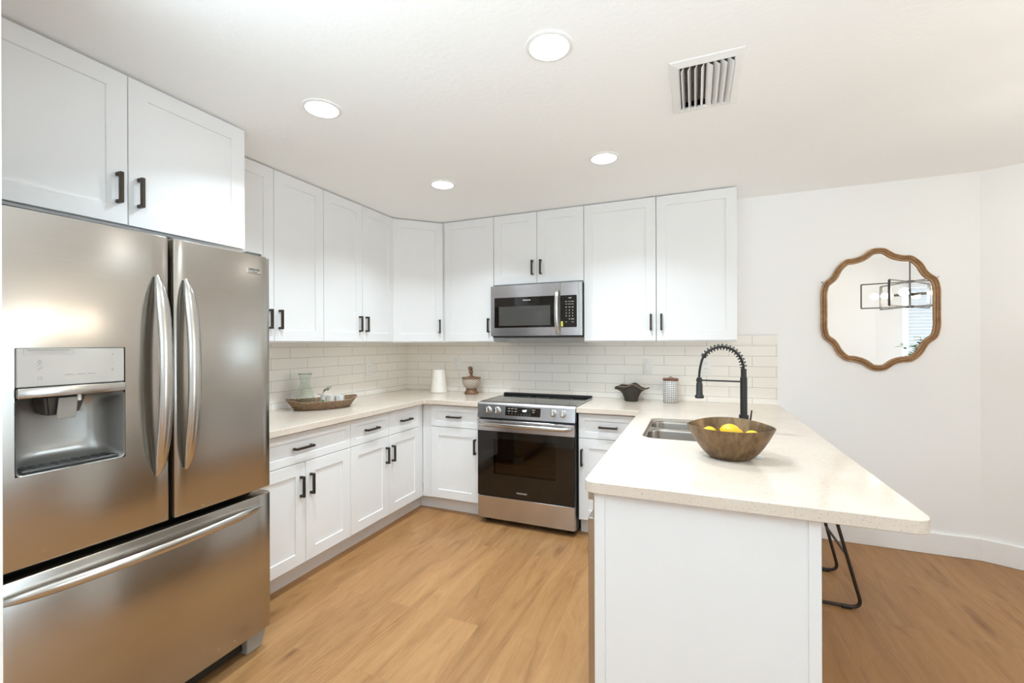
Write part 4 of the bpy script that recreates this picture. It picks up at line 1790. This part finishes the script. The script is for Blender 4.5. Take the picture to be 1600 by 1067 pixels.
o = tobj('carafe', hollow([(0, 0.0003), (0.050, 0.0003), (0.056, 0.006), (0.0585, 0.03), (0.0585, 0.075), (0.054, 0.105), (0.043, 0.135), (0.032, 0.160), (0.0295, 0.180), (0.033, 0.205), (0.042, 0.232), (0.046, 0.238)],
                           [(0, 0.009), (0.050, 0.009), (0.0545, 0.03), (0.0545, 0.075), (0.050, 0.104), (0.040, 0.133), (0.029, 0.160), (0.0265, 0.180), (0.030, 0.206), (0.039, 0.233), (0.044, 0.2385)]), M['greenglass'], smooth=True, angle=70)
o.location = tray_pt(-0.110, 0.012)
tag(o, 'pale green glass carafe with a flared lip in the woven tray', 'carafe')

t = thing('bud_vase', 'slim clear glass bud vase holding a green sprig in the tray', 'vase', tray_pt(-0.005, -0.030))
tobj('vase_glass', hollow([(0, 0.0003), (0.016, 0.0003), (0.017, 0.004), (0.0165, 0.075), (0.017, 0.082)], [(0, 0.008), (0.0145, 0.008), (0.0148, 0.075), (0.0155, 0.0825)], 24), M['tumbler'], t, True)
t2 = thing('leaf_sprig', 'small green sprig standing in the slim glass vase', 'sprig', tray_pt(-0.005, -0.030))
bm = BM()
tube(bm, smooth_path([(0.008, -0.003, 0.012), (0.002, 0, 0.05), (-0.006, 0.003, 0.085), (0.010, -0.004, 0.110), (0.030, -0.012, 0.128)], 5), 0.0016, 6)
tobj('stem', bm, M['leaf'], t2, True)


def leaf(bm, base, dirv, length, width, up=(0, 0, 1), fold=0.25):
    d = Vector(dirv).normalized()
    s = d.cross(Vector(up)).normalized()
    n = s.cross(d).normalized()
    base = Vector(base)
    rows = []
    for i in range(7):
        u = i / 6
        wd_ = width * (sin(pi * min(1, u * 0.97 + 0.03)) ** 0.8) * (1 - 0.25 * u)
        c = base + d * (length * u) + n * (-0.15 * length * u * u)
        rows.append([bm.verts.new(c + s * wd_ + n * (fold * wd_)), bm.verts.new(c), bm.verts.new(c - s * wd_ + n * (fold * wd_))])
    for a, b in zip(rows, rows[1:]):
        ring_faces(bm, a, b, close=False)


for base, dv, ln, wd_ in (((0.012, -0.005, 0.112), (0.8, 0.5, 0.55), 0.042, 0.013), ((0.022, -0.009, 0.120), (0.9, -0.2, 0.15), 0.038, 0.015), ((0.030, -0.012, 0.128), (0.6, 0.5, 0.4), 0.036, 0.012),
                          ((0.006, -0.002, 0.104), (0.3, 0.7, 0.6), 0.026, 0.009), ((-0.004, 0.002, 0.082), (-0.5, -0.6, 0.3), 0.028, 0.010), ((0.004, 0.0, 0.055), (0.5, -0.5, -0.25), 0.030, 0.009)):
    bm = BM()
    leaf(bm, base, dv, ln * 1.35, wd_ * 1.4)
    lo_ = tobj('leaf', bm, M['leaf'], t2, True, 80)
    md2 = lo_.modifiers.new('thickness', 'SOLIDIFY')
    md2.thickness = 0.0008

tum = hollow([(0, 0.0003), (0.026, 0.0003), (0.028, 0.003), (0.030, 0.078)], [(0, 0.009), (0.0255, 0.009), (0.0278, 0.0775)], 28)
for k in range(0):
    pass
g0 = tobj('glass_tumbler', tum, M['tumbler'], smooth=True)
g0.location = tray_pt(0.055, 0.010)
tag(g0, 'clear glass tumbler in the tray just right of the sprig', 'glass', 'clear tumblers in the tray')
for (u, v), lab in (((0.115, -0.018), 'clear glass tumbler in the tray farthest from the carafe'),):
    c = g0.copy()
    COL.objects.link(c)
    c.location = tray_pt(u, v)
    c['label'] = lab
bm = BM()
bmesh.ops.create_icosphere(bm, subdivisions=3, radius=0.026)
for v in bm.verts:
    k = 1 + 0.12 * sin(9 * v.co.x * 40 + 3) * 0.3 + 0.1 * sin(v.co.y * 130)
    v.co = Vector((v.co.x * 1.35 * k, v.co.y * 0.95 * k, max(-0.018, v.co.z * 0.72)))
o = tobj('decor_stone', bm, M['stone'], smooth=True, angle=70)
p_ = tray_pt(-0.060, -0.045)
o.location = (p_[0], p_[1], p_[2] + 0.0195)
tag(o, 'rounded pinkish stone in the tray beside the green carafe', 'stone')

# white tapered vase near the corner
o = tobj('ceramic_vase', hollow([(0, 0.0003), (0.072, 0.0003), (0.076, 0.004), (0.075, 0.03), (0.055, 0.200), (0.053, 0.209)], [(0, 0.012), (0.066, 0.012), (0.067, 0.03), (0.048, 0.200), (0.051, 0.210)], 48), M['ceramic'], smooth=True)
o.location = (0.473, -0.155, CT1)
tag(o, 'plain tapered white ceramic vase near the worktop corner', 'vase')

# lattice jar with a beaded finial lid
t = thing('lidded_jar', 'small white diamond-lattice jar with carved wooden foot, lid and beaded finial', 'jar', (0.812, -0.155, CT1))
bm = BM()
lathe(bm, [(0, 0.0003), (0.062, 0.0003), (0.064, 0.006), (0.058, 0.018), (0.048, 0.034), (0.046, 0.042), (0.051, 0.047), (0, 0.047)], 40)
tobj('foot', bm, M['wood_brown'], t, True, 50, label='flared brown wooden foot')
bm = BM()
lathe(bm, [(0.046, 0.0472), (0.062, 0.060), (0.076, 0.085), (0.082, 0.112), (0.081, 0.130), (0.079, 0.138), (0.070, 0.138), (0.0, 0.1375)], 48)
tobj('bowl', bm, M['jar_lattice'], t, True, 60, label='white lattice body')
bm = BM()
lathe(bm, [(0, 0.1382), (0.086, 0.1382), (0.088, 0.142), (0.085, 0.147), (0.060, 0.150), (0.030, 0.154), (0.016, 0.160), (0.012, 0.166), (0, 0.166)], 40)
li_ = tobj('lid', bm, M['wood_brown'], t, True, 50)
bm = BM()
lathe(bm, [(0, 0.1662), (0.011, 0.168), (0.013, 0.178), (0.017, 0.188), (0.021, 0.198), (0.017, 0.208), (0.012, 0.211), (0.018, 0.216), (0.0215, 0.226), (0.019, 0.238), (0.010, 0.245), (0, 0.246)], 24)
for v in bm.verts:
    v.co.x -= (v.co.z - 0.166) * 0.16
tobj('finial', bm, M['wood_brown'], li_, True, 60)

# dark fluted bowl
t = thing('fluted_bowl', 'small dark cast bowl with a ruffled flaring rim beside the range', 'bowl', (2.207, -0.150, CT1))
bm = BM()


def ruffle(a, r, z):
    k = max(0, (z - 0.055) / 0.065)
    w_ = cos(2 * a) * 0.9 + 0.35 * cos(3 * a + 0.6)
    return r * (1 + 0.26 * k * w_), z + 0.016 * k * cos(2 * a + pi) * 1.0 + 0.010 * k * cos(5 * a)


prof = [(0, 0.0004), (0.046, 0.0004), (0.049, 0.004), (0.058, 0.035), (0.068, 0.065), (0.080, 0.090), (0.094, 0.105), (0.106, 0.110), (0.108, 0.113), (0.104, 0.1145), (0.092, 0.109), (0.077, 0.093), (0.064, 0.066), (0.053, 0.036), (0.044, 0.010), (0, 0.009)]
lathe(bm, prof, 96, fn=ruffle)
bmesh.ops.recalc_face_normals(bm, faces=bm.faces)
tobj('bowl_shell', bm, M['darkpot'], t, True, 60)
bm = BM()
pts = []
for i in range(96):
    a = 2 * pi * i / 96
    r, z = ruffle(a, 0.107, 0.1135)
    pts.append((r * cos(a), r * sin(a), z))
tube(bm, pts, 0.0024, 6, closed=True)
tobj('rim', bm, M['pot_rim'], t, True, label='bronze-edged ruffled rim')

# patterned canister
t = thing('canister', 'black and white leaf-patterned canister with a wooden lid', 'canister', (2.494, -0.118, CT1))
bm = BM()
cyl(bm, 0, 0, 0.0004, 0.166, 0.054, 48, bev=0.002)
tobj('canister_body', bm, M['can_pattern'], t, True, 50)
bm = BM()
lathe(bm, [(0, 0.1665), (0.056, 0.1665), (0.057, 0.169), (0.057, 0.179), (0.055, 0.181), (0, 0.181)], 48)
li_ = tobj('lid', bm, M['wood_red'], t, True, 50, label='reddish wooden lid')
bm = BM()
tube(bm, [(-0.010, 0, 0.181), (-0.008, 0, 0.190), (0.002, 0, 0.194), (0.010, 0, 0.190), (0.012, 0, 0.181)], 0.003, 8)
tobj('knob', bm, M['wood_red'], li_, True)

# brass fruit bowl on the peninsula
BC = (2.790, -1.745)
t = thing('fruit_bowl', 'large boat-shaped aged brass bowl of lemons on the peninsula', 'bowl', (BC[0], BC[1], CT1))
bm = BM()


def bowl_ring(k, zz, off=0.0):
    """k: 0 at foot .. 1 at rim"""
    r = []
    for i in range(96):
        th = 2 * pi * i / 96
        c_, s_ = cos(th), sin(th)
        # rim plan: pointed at the camera's left (-x), blunter at +x
        a = 0.158 - off
        b = 0.118 - off
        p = 1.0 + 0.45 * max(0.0, -c_) ** 2
        rx = a * c_
        ry = b * math.copysign(abs(s_) ** p, s_)
        fx, fy = 0.062 * c_ - off * c_ * 0.3, 0.058 * s_ - off * s_ * 0.3
        q = k ** 0.62
        x = fx + (rx - fx) * q
        y = fy + (ry - fy) * q
        lift = 0.016 * max(0, s_) ** 2 - 0.004 * max(0, -s_) ** 2
        r.append(bm.verts.new((x, y, zz + lift * k)))
    return r


HB = 0.124
rings = []
for k in (0.0, 0.02, 0.06, 0.12, 0.2, 0.3, 0.42, 0.55, 0.7, 0.85, 0.97, 1.0):
    rings.append(bowl_ring(k, 0.0006 + HB * k ** 1.05))
for k in (1.0, 0.97, 0.85, 0.7, 0.55, 0.42, 0.3, 0.2, 0.12, 0.06):
    rings.append(bowl_ring(k, 0.0006 + HB * k ** 1.05 + (0.001 if k == 1 else 0.003), 0.004))
for a, b in zip(rings, rings[1:]):
    ring_faces(bm, a, b)
quad(bm, rings[0])
quad(bm, rings[-1])
bmesh.ops.recalc_face_normals(bm, faces=bm.faces)
tobj('bowl_shell', bm, M['brass'], t, True, 60)


def lemon_mesh(bm):
    prof = []
    n = 14
    for i in range(n + 1):
        u = i / n
        x = -0.042 + 0.084 * u
        s = sin(pi * u)
        r = 0.029 * s ** 0.62 if 0 < u < 1 else 0
        if u < 0.1 or u > 0.9:
            r *= 0.75
        prof.append((r, x))
    lathe(bm, prof, 24)
    bmesh.ops.rotate(bm, verts=bm.verts, cent=(0, 0, 0), matrix=Matrix.Rotation(pi / 2, 3, 'Y'))


lem = None
for (x, y, z, rz, ry), lab in (
        ((-0.072, 0.016, 0.086, 1.35, 0.1), 'yellow lemon at the pointed end of the brass bowl'),
        ((0.002, -0.010, 0.105, -0.30, 0.12), 'largest-looking yellow lemon, topmost in the brass bowl'),
        ((0.074, -0.022, 0.087, 1.2, -0.05), 'pale yellow lemon right of the topmost one in the bowl'),
        ((-0.040, -0.056, 0.074, 0.15, 0.0), 'lemon low behind the front rim, left of the topmost one'),
        ((0.018, 0.062, 0.082, 0.1, 0.0), 'lemon lying behind the topmost one in the brass bowl'),
        ((0.000, 0.002, 0.043, 0.1, 0.0), 'lemon buried at the bottom of the brass bowl')):
    t = thing('lemon', lab, 'lemon', (BC[0] + x, BC[1] + y, CT1 + z), rz, 'lemons in the brass bowl')
    t.rotation_euler = (0, ry, rz)
    if lem is None:
        bm = BM()
        lemon_mesh(bm)
        a = tobj('peel', bm, M['lemon'], t, True, 80)
        lem = a.data
        bm = BM()
        lathe(bm, [(0, 0.0), (0.003, 0.0005), (0.0025, 0.002), (0, 0.0025)], 8)
        bmesh.ops.transform(bm, matrix=Matrix.Translation((-0.042, 0, 0)) @ Matrix.Rotation(-pi / 2, 4, 'Y'), verts=bm.verts)
        b = tobj('stem_end', bm, M['wood_brown'], t, True)
        lem2 = b.data
    else:
        for nm, me in (('peel', lem), ('stem_end', lem2)):
            q = bpy.data.objects.new(nm, me)
            COL.objects.link(q)
            q.parent = t
# card lying behind the bowl
bm = BM()
box(bm, -0.045, 0.045, -0.030, 0.030, 0.0003, 0.0016)
o = tobj('paper_card', bm, M['paper'])
o.location = (2.868, -1.690, CT1)
o.rotation_euler = (0, 0, -0.25)
tag(o, 'small white card lying on the peninsula behind the brass bowl', 'card')

# ------------------------------------------------------------------ mirror
MX, MZ = 3.797, 1.583
t = thing('wall_mirror', 'scallop-edged mirror in a ridged carved wood frame on the back wall', 'mirror', (MX, -0.001, MZ))
qd = [(0, 433), (55, 424), (112, 388), (170, 371), (235, 362), (297, 312), (338, 248), (396, 200), (417, 132), (418, 60)]
full = qd + [(x, -y) for x, y in reversed(qd)] + [(-x, -y) for x, y in qd[1:]] + [(-x, y) for x, y in reversed(qd[1:])]
KX, KZ = 0.645 / 836, 0.823 / 866
path = smooth_path([(x * KX, 0, y * KZ) for x, y in full], 5, closed=True)
path = [(p.x, p.z) for p in path]
path = list(reversed(path))      # CCW
FWD = 0.041
prof = [(0.0, 0.0), (0.0, 0.010), (0.002, 0.018), (0.006, 0.022), (0.010, 0.019), (0.0125, 0.010), (0.015, 0.020), (0.0195, 0.027), (0.024, 0.020), (0.0265, 0.010),
        (0.029, 0.017), (0.033, 0.0195), (0.037, 0.0165), (0.0395, 0.010), (0.041, 0.006)]
bm = BM()
rings = []
for off, hgt in prof:
    ring = inset_poly(path, off)
    rings.append([bm.verts.new((x, -hgt, z)) for x, z in ring])
for a, b in zip(rings, rings[1:]):
    ring_faces(bm, a, b)
bmesh.ops.recalc_face_normals(bm, faces=bm.faces)
tobj('frame', bm, M['framewood'], t, True, 70, label='ridged brown wooden frame')
bm = BM()
vv = [bm.verts.new((x, -0.0065, z)) for x, z in inset_poly(path, FWD - 0.004)]
vw = [bm.verts.new((x, -0.002, z)) for x, z in inset_poly(path, FWD - 0.004)]
quad(bm, vv)
quad(bm, vw)
ring_faces(bm, vv, vw)
bmesh.ops.recalc_face_normals(bm, faces=bm.faces)
tobj('glass', bm, M['mirror'], t)
bm = BM()
for sx_ in (-1, 1):
    cx_, cz_ = sx_ * 0.306, 0.197
    tube(bm, [(cx_ - 0.010, -0.006, cz_ + 0.004), (cx_, -0.008, cz_ - 0.004), (cx_ + sx_ * 0.008, -0.006, cz_ + 0.006)], 0.0022, 6)
tobj('hanging_clip', bm, M['pot_rim'], t, True)

# ------------------------------------------------------------------ stool
t = thing('counter_stool', 'backless counter stool with black bent-rod sled legs under the peninsula overhang', 'stool', (3.215, -0.720, 0))
for sy in (-1, 1):
    bm = BM()
    pts = rounded_path([(0.078, sy * 0.170, 0.640), (0.232, sy * 0.200, 0.012), (-0.205, sy * 0.200, 0.012), (-0.078, sy * 0.170, 0.640)], 0.055, 7)
    tube(bm, pts, 0.0085, 10)
    tobj('leg', bm, M['bronze'], t, True, label='dark bent-rod sled leg')
    for xx in (0.165, -0.14):
        bm = BM()
        box(bm, xx - 0.022, xx + 0.022, sy * 0.200 - 0.011, sy * 0.200 + 0.011, 0.0004, 0.018, 0.003)
        tobj('foot_pad', bm, M['blackplastic'], t)
for xx in (0.167, -0.145):
    bm = BM()
    tube(bm, [(xx, -0.188, 0.270), (xx, 0.188, 0.270)], 0.007, 10)
    tobj('stretcher', bm, M['bronze'], t, True)
bm = BM()
slab(bm, rrect(-0.17, 0.17, -0.20, 0.20, 0.05, 6), [], 0.6405, 0.690, 0.012)
tobj('seat', bm, M['wood_brown'], t, True, 50)

# ------------------------------------------------------------------ dining nook, seen in the mirror
CHX, CHY, CHZ = 4.585, -1.75, 1.825
t = thing('chandelier', 'dark open-frame chandelier with glowing bulbs, seen in the mirror', 'chandelier', (CHX, CHY, H))
dz = CHZ - H
bm = BM()
tube(bm, [(0, 0, -0.012), (0, 0, dz + 0.125)], 0.006, 10)
cyl(bm, 0, 0, -0.022, -0.0005, 0.06, 28, bev=0.004)
tobj('rod', bm, M['steel_dark'], t, True)
FH = 0.120
for a in (12, 72, 132):
    bm = BM()
    ca, sa = cos(radians(a)), sin(radians(a))
    rr = 0.37
    rot = Matrix.Rotation(radians(a), 4, 'Z')
    b2 = bmesh.new()
    for zz in (-FH, FH):
        box(b2, -rr, rr, -0.006, 0.006, dz + zz - 0.006, dz + zz + 0.006)
    for xx in (-rr, rr):
        box(b2, xx - 0.006, xx + 0.006, -0.010, 0.010, dz - FH, dz + FH)
    bmesh.ops.transform(b2, matrix=rot, verts=b2.verts)
    merge(bm, b2)
    tobj('open_frame', bm, M['steel_dark'], t)
bm = BM()
for zz in (-FH, FH):
    cyl(bm, 0, 0, dz + zz - 0.012, dz + zz + 0.012, 0.035, 20)
cyl(bm, 0, 0, dz - FH, dz + FH, 0.008, 12)
for k in range(4):
    a = radians(30 + 90 * k)
    tube(bm, [(0, 0, dz), (0.12 * cos(a), 0.12 * sin(a), dz)], 0.012, 10)
tobj('hub', bm, M['steel_dark'], t, True)
for k in range(4):
    a = radians(30 + 90 * k)
    bm = BM()
    lathe(bm, [(0, 0), (0.012, 0.003), (0.014, 0.02), (0.028, 0.055), (0.030, 0.075), (0.022, 0.095), (0, 0.105)], 20)
    bmesh.ops.transform(bm, matrix=Matrix.Translation((0.12 * cos(a), 0.12 * sin(a), dz)) @ Matrix.Rotation(a, 4, 'Z') @ Matrix.Rotation(pi / 2, 4, 'Y'), verts=bm.verts)
    tobj('bulb', bm, M['bulb'], t, True, label='glowing amber bulb')
    d = bpy.data.lights.new('bulb_light', 'POINT')
    d.energy = 4.5
    d.color = (1, 0.9, 0.75)
    d.shadow_soft_size = 0.03
    o = bpy.data.objects.new('bulb_light', d)
    o.location = (CHX + 0.27 * cos(a), CHY + 0.27 * sin(a), CHZ)
    COL.objects.link(o)

t = thing('window_blind', 'pale blue-white horizontal slat blind on the dining window, seen in the mirror', 'blind', (5.55, -3.300, 2.04))
bm = BM()
box(bm, -0.43, 0.44, -0.034, 0.016, 0.0, 0.04, 0.003)
tobj('head_rail', bm, M['blind'], t)
for k in range(27):
    bm = BM()
    z = -0.025 - k * 0.042
    box(bm, -0.43, 0.44, -0.024, 0.024, z - 0.001, z + 0.001, rot=Matrix.Rotation(radians(52), 4, 'X'))
    tobj('slat', bm, M['blind'], t)

t = thing('dining_table', 'round wooden dining table under the chandelier', 'table', (4.75, -1.75, 0))
bm = BM()
lathe(bm, [(0, 0.715), (0.53, 0.715), (0.55, 0.722), (0.55, 0.742), (0.54, 0.748), (0, 0.748)], 64)
tobj('tabletop', bm, M['wood_brown'], t, True, 40)
bm = BM()
lathe(bm, [(0, 0), (0.30, 0), (0.30, 0.02), (0.08, 0.06), (0.06, 0.12), (0.06, 0.60), (0.10, 0.714), (0, 0.714)], 40)
tobj('pedestal', bm, M['wood_brown'], t, True, 40)
VXY = (4.70, -1.80)
t = thing('flower_vase', 'white vase with leafy green stems, seen in the lower part of the mirror', 'vase', (VXY[0], VXY[1], 0.7485))
tobj('vase_body', hollow([(0, 0.0003), (0.06, 0.0003), (0.085, 0.06), (0.08, 0.14), (0.045, 0.24), (0.055, 0.27)], [(0, 0.01), (0.055, 0.01), (0.078, 0.06), (0.073, 0.14), (0.038, 0.24), (0.050, 0.271)], 36), M['ceramic'], t, True, 60)
rnd = random.Random(3)
for k in range(9):
    a = rnd.uniform(0, 2 * pi)
    rr = rnd.uniform(0.05, 0.20)
    top = Vector((rr * cos(a), rr * sin(a), rnd.uniform(0.50, 0.70)))
    pth = smooth_path([(0.01 * cos(a), 0.01 * sin(a), 0.05), (0.02 * cos(a), 0.02 * sin(a), 0.28), (top.x * 0.55, top.y * 0.55, 0.45), tuple(top)], 5)
    bm = BM()
    tube(bm, pth, 0.002, 5)
    for j in range(8):
        p = pth[len(pth) - 1 - j] if j < len(pth) else pth[-1]
        if p.z < 0.36:
            continue
        for q in range(2):
            b_ = rnd.uniform(0, 2 * pi)
            leaf(bm, p, (cos(b_), sin(b_), rnd.uniform(-0.2, 0.7)), rnd.uniform(0.05, 0.085), rnd.uniform(0.016, 0.026))
    tobj('leafy_stem', bm, M['leaf'] if k % 3 else M['leaf_pale'], t, True, 80)
